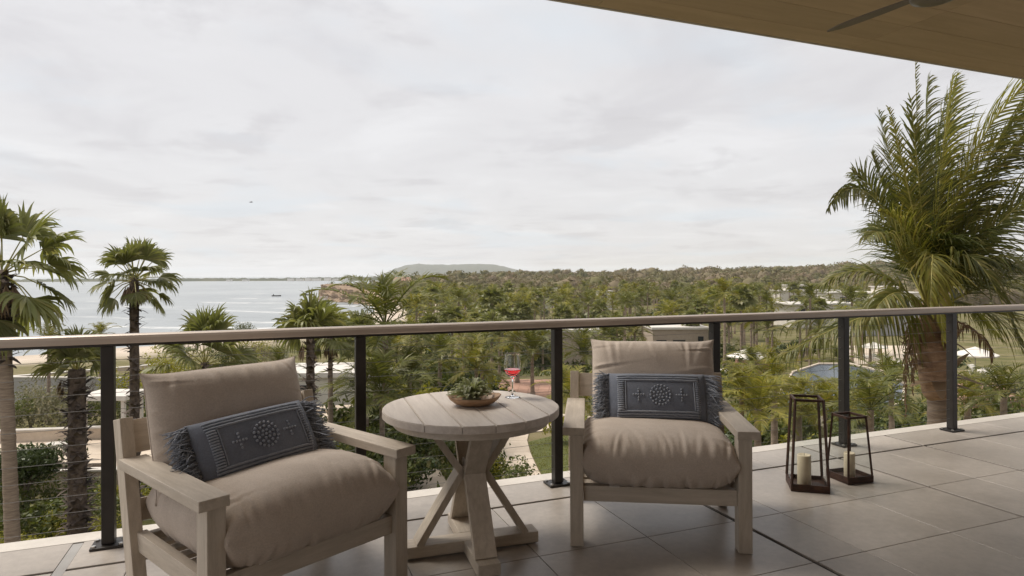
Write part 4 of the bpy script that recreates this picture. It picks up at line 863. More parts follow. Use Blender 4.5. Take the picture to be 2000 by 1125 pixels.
def fan_crown(seed, nleaf, Rr, pet, seg, elev=(85, -40)):
    r_ = np.random.default_rng(seed); parts = []
    for k in range(nleaf):
        a = 2.399963 * k + r_.uniform(-.25, .25); q = k / (nleaf - 1); el = R(elev[0] + (elev[1] - elev[0]) * q + r_.uniform(-8, 8)); D = np.array([math.cos(a) * math.cos(el), math.sin(a) * math.cos(el), math.sin(el)])
        hub = D * pet; D2 = unit(D + np.array([0, 0, -.3])); parts.append(fan_leaf(hub, D2, np.cross(np.cross(D2, UPV), D2) + r_.normal(0, .2, 3), Rr * r_.uniform(.85, 1.1), seg, 1.75, .35, r_))
        sd = np.cross(D, UPV); sd = unit(sd[None])[0] if np.linalg.norm(sd) > .05 else CAMR; parts.append((np.array([-sd * .02, sd * .02, hub + sd * .012, hub - sd * .012]), np.array([[0, 1, 2, 3]])))
    return merge(parts)
CR = {'near': [np_mesh('crown', *coco_crown(60 + k, 20, 2.7, 34, .72, .062)) for k in range(4)],
      'far': [np_mesh('crown', *coco_crown(80 + k, 16, 2.9, 16, .85, .13)) for k in range(5)],
      'fan': [np_mesh('crown', *fan_crown(95 + k, 22, .95, .7, 16)) for k in range(3)],
      'fanfar': [np_mesh('crown', *fan_crown(120 + k, 18, 1.0, .75, 9)) for k in range(2)]}
TRK = {k: trunk_mb((0, 0, 0), (0, 0, 1), .13, .09, (l, l * .5), .02, 9, 14, .5).mesh('trunk', True) for k, l in (('a', .03), ('b', -.03), ('c', .0))}
def copy_as(me, mat):
    c = me.copy(); c.materials.clear(); c.materials.append(mat); return c
CRM = {(k, i, mt): copy_as(me, LV[mt]) for k in CR for i, me in enumerate(CR[k]) for mt in (('coco', 'coco_y') if k in ('near', 'far') else ('fan', 'silver'))}
TRM = {k: copy_as(me, BK['ring']) for k, me in TRK.items()}
def palm(name, p, h, kindk, mt, label, group, scale, r_, thick=1.0):
    t = empty(name, p, r_.uniform(0, 6.28)); tag(t, label, 'palm tree', group); i = r_.randrange(len(CR[kindk]))
    tr = link('trunk', TRM[r_.choice('abc')], None, t); tr.scale = (thick, thick, h)
    c = link('crown', CRM[(kindk, i, mt)], None, t, (0, 0, h)); c.scale = (scale,) * 3; c.rotation_euler = (r_.uniform(-.08, .08), r_.uniform(-.08, .08), 0); return t
rr = random.Random(99)
def palm_at(px, py, d, kindk, mt, label, group=None, scale=1.0, thick=1.0, name='coconut_palm'):
    H_ = at_depth(px, py, d); g0 = ground_under(H_); return palm(name, (H_.x, H_.y, g0), H_.z - g0, kindk, mt, label, group, scale, rr, thick)
palm_at(752, 636, 30, 'near', 'coco', 'upright coconut palm with yellow tipped fronds rising above the handrail before the cliff', None, 1.45, 1.5)
palm_at(95, 668, 34, 'near', 'coco_y', 'young yellow-green palm poking just above the handrail by the beach', None, .55, .8)
palm_at(196, 655, 42, 'near', 'coco_y', 'small palm tip showing above the handrail against the water', None, .5, .8)
palm_at(545, 715, 31, 'near', 'coco', 'small palm between the bare shrubs and the rough-trunked fan palm', None, .55, .8)
palm_at(1512, 745, 20, 'near', 'coco_y', 'young palm with a pinkish trunk behind the taller lantern', None, .62, 1.0)
palm_at(1448, 770, 17, 'near', 'coco_y', 'yellow-green feathery palm just behind the front-facing armchair', None, .5, .7)
palm_at(1115, 770, 20, 'near', 'coco_y', 'yellowish palm clump showing between a railing post and the front-facing armchair', None, .5, .7)
palm_at(1700, 800, 15, 'near', 'coco', 'grey-green young palm at the foot of the big coconut palm', None, .55, .8)
palm_at(1610, 800, 17, 'near', 'coco_y', 'low olive palm behind the lanterns', None, .5, .8)
palm_at(1960, 775, 16, 'near', 'coco', 'dark low palm under the drooping frond at the frame edge', None, .5, .8)
for k, (x, y, d, mt, s, lb) in enumerate([(1640, 705, 62, 'coco', .9, 'palm at the far side of the pool behind the railing post'), (1470, 715, 36, 'coco', .7, 'slim palm before the square brick wall'),
        (1560, 790, 18, 'coco_y', .5, 'bright yellow-green palm low behind the taller lantern'), (1740, 760, 22, 'coco', .7, 'dark palm just beside the swollen coconut trunk'), (1890, 790, 18, 'coco_y', .55, 'broad yellow-green palm right of the swollen coconut trunk'), (1480, 800, 16, 'coco_y', .55, 'low arching yellow palm beside the armrest')]):
    palm_at(x, y, d, 'near', mt, lb, None, s, .9)
spots = []
GARDEN = [(735, 700, 33), (775, 690, 42), (822, 668, 46), (860, 700, 38), (905, 662, 52), (940, 690, 44), (975, 655, 58), (1010, 668, 50), (1040, 690, 42), (800, 735, 30), (865, 665, 62), (1060, 660, 64),
          (745, 770, 25), (930, 720, 36), (1180, 655, 62), (1205, 640, 66), (1240, 648, 64), (1140, 690, 44), (1500, 640, 70), (1450, 625, 80), (1600, 640, 75), (715, 745, 29)]
for k, (x, y, d) in enumerate(GARDEN):
    mt = 'coco_y' if k % 3 == 1 else 'coco'
    nth = ['first', 'second', 'third', 'fourth', 'fifth', 'sixth', 'seventh', 'eighth', 'ninth', 'tenth', 'eleventh', 'twelfth', 'thirteenth', 'fourteenth', 'fifteenth', 'sixteenth', 'seventeenth', 'eighteenth', 'nineteenth', 'twentieth', 'twenty-first', 'twenty-second', 'twenty-third', 'twenty-fourth', 'twenty-fifth'][sorted(q[0] for q in GARDEN).index(x)]
    palm_at(x, y, d, 'near', mt, ('yellowish' if k % 3 == 1 else 'green') + ' mid-height palm of the garden planting, ' + nth + ' counting from the beach side', 'palms in the garden', rr.uniform(.85, 1.15), rr.uniform(.9, 1.2))
FANS = [(840, 640, 60), (1020, 612, 85), (1100, 620, 80), (700, 660, 45), (1350, 625, 85), (960, 640, 66)]
for (x, y, d), lb in zip(FANS, ('behind the table and bowl', 'straight above the wine glass', 'over the railing post beside the front-facing armchair', 'at the railing post beside the side-on armchair', 'over the back cushion of the front-facing armchair', 'between bowl and wine glass')): palm_at(x, y, d, 'fan', 'fan', 'garden fan palm ' + lb, 'fan palms in the garden', rr.uniform(1.0, 1.3), 1.1, 'fan_palm')
n_g = 0; tries = 0; used = []
while n_g < 285 and tries < 12000:
    tries += 1; px = rr.uniform(800, 1720); d = rr.uniform(72, 250) if rr.random() < .7 else rr.uniform(72, 130)
    xc = (px - 1000) / FPX * d
    if any((xc - a) ** 2 + (d - b_) ** 2 < 13 for a, b_ in used): continue
    if px > 1480 and 100 < d < 165: continue
    if 995 < px < 1370 and 70 < d < 92: continue
    used.append((xc, d)); g0 = tz(xc, d); p_ = W(xc, d, g0); isf = rr.random() < .22; n_g += 1
    palm('fan_palm' if isf else 'coconut_palm', p_, (hp := rr.uniform(5.0, 8.6)), 'fanfar' if isf else 'far', 'fan' if isf else ('coco_y' if rr.random() < .3 else 'coco'),
         ('tall ' if hp > 7.2 else 'mid-height ' if hp > 6.0 else 'low ') + ('fan palm ' if isf else 'coconut palm ') + ('in the nearest row of the grove ' if d < 110 else 'in the middle of the grove ' if d < 170 else 'at the back of the grove ') + ('towards the headland' if px < 1000 else 'above the front-facing armchair' if px < 1400 else 'near the white villas'), 'fan palms of the grove' if isf else 'palms of the grove', rr.uniform(.8, 1.15) * (1.3 if isf else 1), rr, 1.3)
for k, (x, y) in enumerate([(686, 548), (706, 546), (724, 549), (742, 550), (765, 541), (782, 538), (792, 543), (805, 545), (648, 556)]):
    H_ = at_depth(x, y, 385 if k else 372); g0 = ground_under(H_); hh = max(5.0, H_.z - g0)
    palm('coconut_palm', (H_.x, H_.y, H_.z - hh), hh, 'far', 'coco', 'dark palm silhouette on top of the sea cliff', 'palms on the cliff', rr.uniform(.9, 1.3), rr, 1.5)

# ------------------------------------------------------------------ shrubs and small trees
def leaf_cloud(seed, n, rx, ry, rz, size, shell=.55, lumps=7, flat=.0):
    """leaf-sized faces spread through lumpy volume"""
    r_ = np.random.default_rng(seed); c = r_.normal(0, .42, (lumps, 3)); c[:, 2] = np.abs(c[:, 2]) * .8; rad = r_.uniform(.42, .68, lumps); k = r_.integers(0, lumps, n)
    d = unit(r_.normal(0, 1, (n, 3))); P = c[k] + d * (rad[k] * (shell + (1 - shell) * r_.random(n)) )[:, None]; P[:, 2] = np.maximum(P[:, 2], -.35); P = P * np.array([rx, ry, rz])
    nrm = unit(d + r_.normal(0, .55, (n, 3)) + np.array([0, 0, flat])); ax = unit(np.cross(nrm, r_.normal(0, 1, (n, 3)))); bx = np.cross(nrm, ax); s = (size * r_.uniform(.6, 1.3, n))[:, None]
    V = np.stack([P - ax * s, P - bx * s * .45 - nrm * s * .12, P + ax * s, P + bx * s * .45 - nrm * s * .12], 1).reshape(-1, 3); Q = np.arange(n * 4).reshape(n, 4); return V, Q
SH = {k: [np_mesh('foliage', *leaf_cloud(200 + 10 * j + i, nn, 1, 1, .85, sz)) for i in range(3)] for j, (k, nn, sz) in enumerate((('fine', 1500, .055), ('broad', 900, .09), ('far', 420, .13)))}
SHM = {(k, i, mt): copy_as(me, LV[mt]) for k in SH for i, me in enumerate(SH[k]) for mt in ('shrub', 'dark', 'lime', 'grey')}
def stem_mesh(seed, h, n=5, spread=.5, r0=.035):
    r_ = random.Random(seed); mb = MB()
    for k in range(n):
        a = r_.uniform(0, 6.28); e = Vector((math.cos(a) * spread * r_.uniform(.3, 1), math.sin(a) * spread * r_.uniform(.3, 1), h * r_.uniform(.7, 1.1))); m1 = Vector((e.x * .25, e.y * .25, e.z * .5))
        mb.tube([(0, 0, -.05), m1, e], [r0, r0 * .7, r0 * .25], 5, False)
        for _ in range(2):
            q = m1.lerp(e, r_.uniform(.2, .8)); mb.tube([q, q + Vector((r_.uniform(-.3, .3), r_.uniform(-.3, .3), r_.uniform(.1, .4))) * spread * 1.5], [r0 * .4, r0 * .12], 4, False)
    return mb.mesh('stem', True)
STM = [copy_as(stem_mesh(300 + k, 1.0), BK['stem']) for k in range(3)]
def shrub(p, size, hk, kindk, mt, label, group=None, name='shrub'):
    t = empty(name, p, rr.uniform(0, 6.28)); tag(t, label, 'shrub', group)
    s_ = link('stem', STM[rr.randrange(3)], None, t); s_.scale = (size * .8, size * .8, size * hk * .8)
    f = link('foliage', SHM[(kindk, rr.randrange(3), mt)], None, t, (0, 0, size * hk * .38)); f.scale = (size, size, size * hk); return t
def shrub_px(px, py, size, hk, kindk, mt, label, group=None, name='shrub'): return shrub(on_ground(px, py), size, hk, kindk, mt, label, group, name)
# left foreground planting
def small_tree(px, py, label, cw, ch, th, mt, seed, n=3600, size=.075, name='small_tree'):
    p_ = on_ground(px, py); t = empty(name, p_); tag(t, label, 'tree'); r_ = random.Random(seed); mb = MB(); mb.tube([(0, 0, -.1), (.05, .03, th * .6), (.02, 0, th * 1.05)], [.09, .07, .06], 8)
    for k in range(9):
        a = r_.uniform(0, 6.28); z0 = th * r_.uniform(.75, 1.0); mb.tube([(0.03, 0, z0), (math.cos(a) * cw * .4, math.sin(a) * cw * .4, z0 + ch * .3), (math.cos(a) * cw * .75, math.sin(a) * cw * .75, z0 + ch * r_.uniform(.3, .9))], [.045, .03, .012], 5, False)
    build(mb, 'trunk', BK['stem'], t, True); np_obj('crown', leaf_cloud(seed, n, cw, cw, ch * .6, size, .5, 11), LV[mt], t, loc=(0, 0, th + ch * .35)); return t
small_tree(50, 1010, 'small round dark-leaved tree in front of the sandy forecourt', 1.15, 1.6, 1.0, 'dark', 41, 5200)
for k, (x, y, s, hk, kd, mt, lb) in enumerate([
    (20, 1052, 1.1, .9, 'broad', 'shrub', 'dark green shrub under the round tree at the terrace edge'), (92, 1048, 1.0, .85, 'broad', 'shrub', 'low leafy shrub beside the lime bushes'),
    (118, 1062, .55, 1.5, 'fine', 'lime', 'bright lime upright bush at the terrace edge'), (160, 1060, .7, .95, 'fine', 'lime', 'wide lime bush at the foot of the shaggy palm'),
    (50, 1085, .7, .8, 'fine', 'lime', 'yellow-green low bush nearest the railing corner'), (215, 1020, .9, 1.0, 'fine', 'shrub', 'green bush behind the leftmost railing post'),
    (262, 1005, .9, 1.0, 'fine', 'lime', 'lime bush seen between the railing post and the side-on armchair'), (6, 990, 1.2, 1.3, 'broad', 'shrub', 'green bush at the frame edge under the tall fan palm'),
    (60, 1000, 1.1, 1.0, 'fine', 'shrub', 'fine-leaved shrub spreading beneath the round tree crown'), (135, 1005, .9, .9, 'broad', 'shrub', 'green shrub between the round tree and the shaggy trunk'), (190, 1060, .7, .8, 'fine', 'lime', 'lime bush touching the leftmost railing post'), (300, 985, .9, 1.1, 'broad', 'shrub', 'green bush glimpsed under the armrest of the side-on armchair')]):
    shrub_px(x, y, s, hk, kd, mt, lb)
for k, (x, y, s) in enumerate([(10, 850, 1.3), (60, 842, 1.4), (120, 838, 1.5), (165, 832, 1.2), (235, 815, 1.3), (95, 812, 1.4)]):
    shrub_px(x, y, s, 1.15, 'fine', 'grey' if k % 3 else 'shrub', 'twiggy grey-green shrub behind the sandy forecourt wall', 'grey-green shrubs by the beach wall')
for k, (x, y, s) in enumerate([(250, 790, 1.7), (262, 830, 1.3), (330, 745, 2.0), (440, 715, 2.2), (500, 700, 2.2), (470, 660, 2.6), (540, 668, 2.0)]):
    shrub_px(x, y, s, 1.1, 'fine', 'shrub' if k % 2 else 'lime', 'loose olive-green bush between the terrace and the beach', 'bushes towards the beach')
r_s = random.Random(77)
def bare_shrub(px, py, h, label, group):
    p_ = on_ground(px, py); t = empty('bare_shrub', p_, r_s.uniform(0, 6)); tag(t, label, 'shrub', group); mb = MB()
    def grow(a, d, L, r0, lev):
        e = a + d * L; mid = a.lerp(e, .5) + Vector((r_s.uniform(-1, 1), r_s.uniform(-1, 1), r_s.uniform(-.3, .6))) * L * .1; mb.tube([a, mid, e], [r0, r0 * .8, r0 * .55], 5, False)
        if lev:
            for _ in range(3): grow(a.lerp(e, r_s.uniform(.45, 1)), (d + Vector((r_s.uniform(-.7, .7), r_s.uniform(-.7, .7), r_s.uniform(-.1, .5)))).normalized(), L * r_s.uniform(.5, .8), r0 * .55, lev - 1)
    for k in range(4): grow(Vector((0, 0, -.05)), Vector((r_s.uniform(-.6, .6), r_s.uniform(-.6, .6), 1)).normalized(), h * .45, .05, 3)
    build(mb, 'branches', BK['stem'], t, True); np_obj('leaves', leaf_cloud(r_s.randrange(999), 160, h * .5, h * .5, h * .35, .06), LV['grey'], t, loc=(0, 0, h * .8))
for x, y, h in [(345, 700, 3.6), (372, 706, 3.8), (480, 712, 3.6), (510, 716, 3.4), (530, 722, 3.0), (565, 716, 3.2), (150, 800, 2.4)]:
    bare_shrub(x, y, h, 'leafless branching shrub in front of the beach', 'bare shrubs by the beach')
# dense garden planting
def inpoly(x, y, P):
    c = False
    for i in range(len(P)):
        (ax, ay), (bx, by) = P[i], P[(i + 1) % len(P)]
        if (ay > y) != (by > y) and x < ax + (y - ay) * (bx - ax) / (by - ay): c = not c
    return c
KEEP = [[(930, 955), (960, 830), (1000, 775), (1120, 775), (1130, 960)], [(985, 800), (975, 735), (1095, 735), (1095, 800)], [(1500, 800), (1530, 690), (1790, 690), (1790, 800)], [(580, 850), (580, 690), (700, 690), (700, 850)], [(790, 960), (790, 905), (880, 905), (900, 960)], [(1850, 800), (1850, 720), (1990, 720), (1990, 810)]]
cnt = 0; tries = 0
while cnt < 120 and tries < 3000:
    tries += 1; px = r_s.uniform(660, 1130) if r_s.random() < .62 else r_s.uniform(1400, 2000); py = 700 + 260 * r_s.random() ** .8
    if any(inpoly(px, py, P) for P in KEEP): continue
    p_ = on_ground(px, py); cnt += 1; d = UNW(p_)[1]; mt = r_s.choice(['shrub', 'shrub', 'dark', 'lime', 'shrub']); sz = r_s.uniform(.55, 1.0) * (1 + d / 60)
    shrub(p_, sz, r_s.uniform(.8, 1.2), 'broad' if d < 30 else 'far', mt, {'shrub': 'mid-green bush in the planting below', 'dark': 'dark green bush in the planting below', 'lime': 'yellow-green bush in the planting below'}[mt] + (' beside the side-on armchair' if px < 830 else ' straight behind the table' if px < 960 else ' by the slab path' if px < 1140 else ' behind the lanterns' if px < 1700 else ' around the big coconut palm') + (', near row' if d < 27 else ', far row' if d > 42 else ', middle row'), {'shrub': 'green garden bushes', 'dark': 'dark garden bushes', 'lime': 'lime garden bushes'}[mt])
cnt = 0
while cnt < 120:
    px = r_s.uniform(790, 1790); d = r_s.uniform(70, 240); xc = (px - 1000) / FPX * d; cnt += 1
    if px > 1480 and 100 < d < 165: continue
    if 995 < px < 1370 and 64 < d < 92: continue
    shrub(W(xc, d, tz(xc, d)), (sz := r_s.uniform(1.6, 3.0)), r_s.uniform(.6, .95), 'far', (mt := r_s.choice(['shrub', 'dark', 'shrub', 'grey', 'lime'])), {'shrub': 'green', 'dark': 'dark green', 'grey': 'grey-green', 'lime': 'yellow-green'}[mt] + (' large' if sz > 2.7 else ' small') + ' bush under the grove palms ' + ('towards the headland' if px < 1000 else 'above the front-facing armchair' if px < 1400 else 'near the white villas'), 'bushes under the palm grove')
# ground cover and lawn
gcv = []
rg2 = np.random.default_rng(5)
n = 42000; xcv = rg2.uniform(-26, 48, n); ycv = rg2.uniform(12, 78, n); keep = np.ones(n, bool)
pxv = 1000 + FPX * xcv / ycv; zzv = terrain_z(xcv, ycv); pyv = HZ + (CAMH - zzv) / ycv * FPX
for P in KEEP:
    keep &= ~np.array([inpoly(a, b_, P) for a, b_ in zip(pxv, pyv)])
keep &= ~((pxv < 330) & (ycv > 20) & (ycv < 38)) & (pxv > -100) & (pxv < 2100)
xcv, ycv, zzv = xcv[keep], ycv[keep], zzv[keep]; n = len(xcv)
P = np.stack([_cy * xcv + _sy * ycv, -_sy * xcv + _cy * ycv, zzv], 1); a = rg2.uniform(0, 6.28, n); D = np.stack([np.cos(a) * .7, np.sin(a) * .7, np.ones(n)], 1)
vq = blades(P, D, rg2.uniform(.25, .6, n), np.full(n, .11), np.stack([-np.sin(a), np.cos(a), np.zeros(n)], 1), np.full(n, .35), 2, (0, 0, 0), rg2, [.8, 1, .1])
o = np_obj('ground_cover', vq, LV['shrub']); kind(o, 'stuff', 'low leafy ground cover between the garden shrubs')
# the dry wood on the rising land
n = 5200; rf = np.random.default_rng(8); V_, Q_ = [], []; made = 0
yy = 235 + 620 * rf.random(n * 3) ** 0.85; xx = rf.uniform(-.42, .95, n * 3) * yy
sdv = coast_sd(xx, yy); zz = terrain_z(xx, yy); ok = (sdv > 12); xx, yy, zz = xx[ok][:n], yy[ok][:n], zz[ok][:n]
base = [leaf_cloud(500 + k, 110, 1, 1, .75, .21, .6, 5) for k in range(8)]
off = 0
for i in range(len(xx)):
    v_, q_ = base[i % 8]; s_ = rf.uniform(2.2, 4.4) * (1.55 if rf.random() < .07 else 1.0); a = rf.uniform(0, 6.28); ca, sa = math.cos(a), math.sin(a); w3 = W(xx[i], yy[i], zz[i] + s_ * .75)
    vr = np.stack([v_[:, 0] * ca - v_[:, 1] * sa, v_[:, 0] * sa + v_[:, 1] * ca, v_[:, 2]], 1) * s_ + np.array(w3); V_.append(vr); Q_.append(q_ + off); off += len(v_)
    th = np.arange(7) * 2 * np.pi / 7 + a; rr7 = s_ * rf.uniform(.62, .85, 7); ring = np.stack([np.cos(th) * rr7, np.sin(th) * rr7, s_ * rf.uniform(-.25, .1, 7)], 1); cap = ring * np.array([.62, .62, 0]) + np.array([0, 0, 1]) * (s_ * rf.uniform(.38, .58, 7))[:, None]; topv = np.array([[0, 0, s_ * .66]]); low = ring * np.array([.9, .9, 0]) + np.array([0, 0, -s_ * .8])
    cv = np.concatenate([low, ring, cap, topv]) + np.array(w3); k7 = np.arange(7); n7 = (k7 + 1) % 7
    V_.append(cv); Q_.append(np.concatenate([np.stack([k7, n7, n7 + 7, k7 + 7], 1), np.stack([k7 + 7, n7 + 7, n7 + 14, k7 + 14], 1), np.stack([k7 + 14, n7 + 14, k7 * 0 + 21, k7 * 0 + 21], 1)[::2] * 0 + np.array([[14, 15, 16, 21]]) if False else np.array([[14, 15, 16, 21], [16, 17, 18, 21], [18, 19, 20, 21]])]) + off); off += 22
fw = np_obj('forest', (np.concatenate(V_), np.concatenate(Q_)), LV['wood']); kind(fw, 'stuff', 'dry olive-brown woodland covering the rising land')

# ------------------------------------------------------------------ buildings, walls, paths, pool
def drape(pts_px, lift=.02): return [on_ground(x, y, lift) for x, y in pts_px]
path = empty('garden_path'); path['kind'] = 'structure'; path['label'] = 'pale slab path winding through the garden'
def slab(quad_px, mat, parent, name='paver', th=.06, lift=.05):
    q = [on_ground(x, y, lift) for x, y in quad_px]; c = sum(q, Vector()) / 4; q = [c + (p_ - c) * .985 for p_ in q]; m = MB()
    m.add([p_ - Vector((0, 0, th)) for p_ in q] + q, [(3, 2, 1, 0), (4, 5, 6, 7), (0, 1, 5, 4), (1, 2, 6, 5), (2, 3, 7, 6), (3, 0, 4, 7)]); return build(m, name, mat, parent)
Lp = [(940, 985), (945, 950), (952, 915), (958, 885), (962, 862), (966, 842), (972, 826), (984, 812), (1000, 800)]
Rp = [(1085, 985), (1066, 945), (1048, 912), (1036, 885), (1030, 862), (1034, 845), (1060, 832), (1090, 822), (1120, 812)]
for k in range(len(Lp) - 1): slab([Lp[k], Rp[k], Rp[k + 1], Lp[k + 1]], M['sandstone'], path)
for q in ([(1034, 846), (1120, 838), (1135, 816), (1060, 832)], [(1120, 838), (1240, 828), (1250, 806), (1135, 816)]): slab(q, M['sandstone'], path)
law = [(1032, 864), (1120, 842), (1240, 832), (1260, 900), (1230, 985), (1100, 985), (1068, 945), (1050, 912), (1040, 890)]
m = MB(); lp = drape(law, .03); m.add(lp, [tuple(range(len(lp)))]); kind(build(m, 'lawn', surf('lawn_turf', (0.075, 0.09, 0.02), (0.12, 0.125, 0.035), scale=6, rough=0.95, bump=0.4, bscale=40, bdist=.02, objrand=False)), 'structure', 'curved patch of mown lawn by the path')
gx_, gy_ = [], []
while len(gx_) < 9000:
    x, y = rg2.uniform(1030, 1262), rg2.uniform(835, 985)
    if inpoly(x, y, law): gx_.append(x); gy_.append(y)
g0 = at_z(1060, 900, -6.47); P = np.array([at_z(x, y, -6.46) for x, y in zip(gx_, gy_)]); n = len(P)
xy_ = np.array([UNW(q) for q in P]); P[:, 2] = terrain_z(xy_[:, 0], xy_[:, 1]) + .03; a = rg2.uniform(0, 6.28, n)
o = np_obj('grass', blades(P, np.stack([np.cos(a) * .5, np.sin(a) * .5, np.ones(n)], 1), rg2.uniform(.05, .10, n), np.full(n, .02), np.stack([-np.sin(a), np.cos(a), a * 0], 1), np.full(n, .3), 2, (0, 0, 0), rg2, [1, .8, .1]), LV['grass']); kind(o, 'stuff', 'short lawn grass')
plaza = empty('brick_plaza'); plaza['kind'] = 'structure'; plaza['label'] = 'reddish brick paved court among the palms'
for j in range(5):
    for i in range(6):
        y0, y1 = 742 + j * 10, 742 + (j + 1) * 10; x0, x1 = 978 + i * 20 - j * 3, 978 + (i + 1) * 20 - j * 3
        slab([(x0 - 3, y1), (x1 - 3, y1), (x1, y0), (x0, y0)], M['brick'], plaza, 'paving_slab')
bed = empty('sand_court'); bed['kind'] = 'structure'; bed['label'] = 'sandy pink paving patch below the table'
for j in range(3): slab([(780 - j * 2, 966 - j * 16), (885 - j * 8, 966 - j * 16), (877 - j * 10, 950 - j * 16), (780 - j * 2, 950 - j * 16)], M['sandstone'], bed, 'paving_slab')
fore = empty('forecourt'); fore['kind'] = 'structure'; fore['label'] = 'pale sandy forecourt behind the round tree'
for j in range(3):
    for i in range(5):
        y1, y0 = 945 - j * 28, 945 - (j + 1) * 28; slab([(-60 + i * 90, y1), (30 + i * 90, y1), (30 + i * 90, y0), (-60 + i * 90, y0)], M['sandstone'], fore, 'paving_slab')
def wall_px(a, b_, h, th, mat, label, name='garden_wall', cap=True, cat='wall'):
    A, B = on_ground(*a), on_ground(*b_); d = B - A; L = d.length; t = empty(name, (A + B) / 2, math.atan2(d.y, d.x)); t.location.z = min(A.z, B.z); tag(t, label, cat)
    m = MB(); m.box((0, 0, h / 2 - .3), (L, th, h + .6)); build(m, 'wall', mat, t)
    if cap: m = MB(); m.box((0, 0, h + .035), (L + .06, th + .08, .07)); build(m, 'cap', M['coping'], t, bevel=.005)
    return t
wall_px((-60, 868), (345, 852), .55, .3, M['sandstone'], 'low sandy wall behind the shaggy fan palm')
wall_px((-60, 965), (330, 955), .75, .3, M['warmwall'], 'low brown retaining wall at the near side of the forecourt')
wall_px((-90, 795), (260, 782), 2.0, .3, M['grey'], 'long grey wall between the forecourt and the beach')
wall_px((-90, 748), (330, 722), .7, .6, M['sandstone'], 'sandy sea wall at the top of the beach')
p_ = on_ground(150, 918); lg = empty('driftwood_log', (p_.x, p_.y, p_.z + .16), -YAW - .02); tag(lg, 'fallen log bench lying on the sandy forecourt', 'log')
m = MB(); m.tube([(-.9, 0, 0), (-.3, .02, .01), (.4, -.01, .0), (1.0, .02, .02)], [.11, .12, .115, .10], 12); build(m, 'log', BK['stem'], lg, True)
p_ = on_ground(118, 885); bt = empty('stone_bench', p_, -YAW); tag(bt, 'pale round-ended stone bench on the forecourt', 'bench'); m = MB(); m.lathe([(0, .38), (.62, .38), (.64, .41), (.62, .46), (0, .46)], 24, sx=1.0, sy=.45); build(m, 'seat', M['coping'], bt, True)
for s in (-1, 1): m = MB(); m.box((s * .3, 0, .185), (.16, .3, .38)); build(m, 'leg', M['coping'], bt, bevel=.01)
# pergola
p_ = on_ground(222, 862); pg = empty('pergola', p_, -YAW); tag(pg, 'small pale pergola behind the leftmost railing post', 'pergola')
for x in (-.9, .9):
    for y in (-.7, .7): m = MB(); m.box((x, y, 1.05), (.16, .16, 2.1)); build(m, 'post', M['render'], pg, bevel=.01)
m = MB(); m.box((0, 0, 2.22), (2.3, 1.9, .22)); build(m, 'roof', M['render'], pg, bevel=.01)
# beach house wall, balustrade, stepped deck
def house(px, py_base, d, w_, dep, h, label, rz=0.0, mat='white', windows=(), roof_over=.5, name='villa', upper=None, cat='house'):
    P_ = at_depth(px, py_base, d); g = ground_under(P_); t = empty(name, (P_.x, P_.y, g), -YAW + rz); tag(t, label, cat); m = MB(); m.box((0, 0, h / 2 - .5), (w_, dep, h + 1)); build(m, 'wall', M[mat], t)
    m = MB(); m.box((0, 0, h + .16), (w_ + 2 * roof_over, dep + 2 * roof_over, .3)); build(m, 'roof', M['render'], t, bevel=.02)
    for (x, z, ww, hh) in windows:
        m = MB(); m.box((0, 0, 0), (ww, .12, hh)); f = build(m, 'window', M['post'], t, loc=(x, -dep / 2 - .03, z)); m = MB()
        nn = max(1, int(ww / 1.3))
        for k in range(nn): m = MB(); m.box((-ww / 2 + ww / nn * (k + .5), -.064, 0), (ww / nn - .1, .02, hh - .12)); build(m, 'pane', M['darkwin'], f)
    if upper:
        x, ww, dd, hh = upper; m = MB(); m.box((x, .5, h + .31 + hh / 2), (ww, dd, hh)); build(m, 'upper_storey', M[mat], t); m = MB(); m.box((x, .5, h + .31 + hh + .12), (ww + .8, dd + .8, .22)); build(m, 'upper_roof', M['render'], t)
        m = MB(); m.box((0, 0, 0), (ww * .6, .1, hh * .55)); f = build(m, 'window', M['post'], t, loc=(x, .5 - dd / 2 - .03, h + .31 + hh * .52)); m = MB(); m.box((0, -.055, 0), (ww * .6 - .15, .02, hh * .55 - .15)); build(m, 'pane', M['darkwin'], f)
    return t
house(1090, 690, 80, 11.0, 6, 4.4, 'long beige garden building partly hidden behind palms beside the railing post', 0, 'warmwall', [(-2.6, 2.6, .9, 1.2), (2.9, 2.4, 1.1, 1.4)], .2)
house(1318, 690, 86, 7.2, 6, 4.6, 'beige garden building with low dark windows above the front-facing armchair', 0, 'warmwall', [(-2.5, 2.9, 1.3, .7), (-.2, 2.9, 1.6, .7), (2.6, 2.6, .7, 2.2)], .2)
house(1590, 620, 150, 15, 9, 5.2, 'white flat-roofed villa with a broad overhang behind the palms', .12, 'white', [(-4.6, 3.2, 4.0, 2.4), (3.5, 3.2, 4.5, 2.2)], 1.2)
house(1575, 600, 215, 20, 10, 6.4, 'far white villa with a roof terrace, highest of the villa cluster', -.1, 'white', [(-5, 4, 4, 2), (4, 4, 4, 2)], .5, upper=(-3, 8, 6, 1.6))
house(1660, 600, 200, 17, 9, 6.2, 'white villa between two palm crowns in the villa cluster', .05, 'white', [(-4, 4, 3.5, 2), (4, 4, 3.5, 2)], .5)
house(1745, 610, 175, 13, 9, 6.8, 'white villa behind the big coconut palm with tall dark openings', .1, 'white', [(-3.5, 3.6, 2.2, 3.4), (0, 3.6, 2.2, 3.4), (3.5, 3.6, 2.2, 3.4)], .4, upper=(-2, 5, 5, 1.4))
house(1725, 630, 130, 17, 8, 4.2, 'low grey-roofed villa wing just above the handrail', 0, 'grey', [(-4, 2.4, 3, 2)], .4)
house(1068, 600, 235, 7, 6, 7.0, 'small white house among the grove palms', 0, 'white', [(0, 4.6, 1.6, 1.4)], .3)
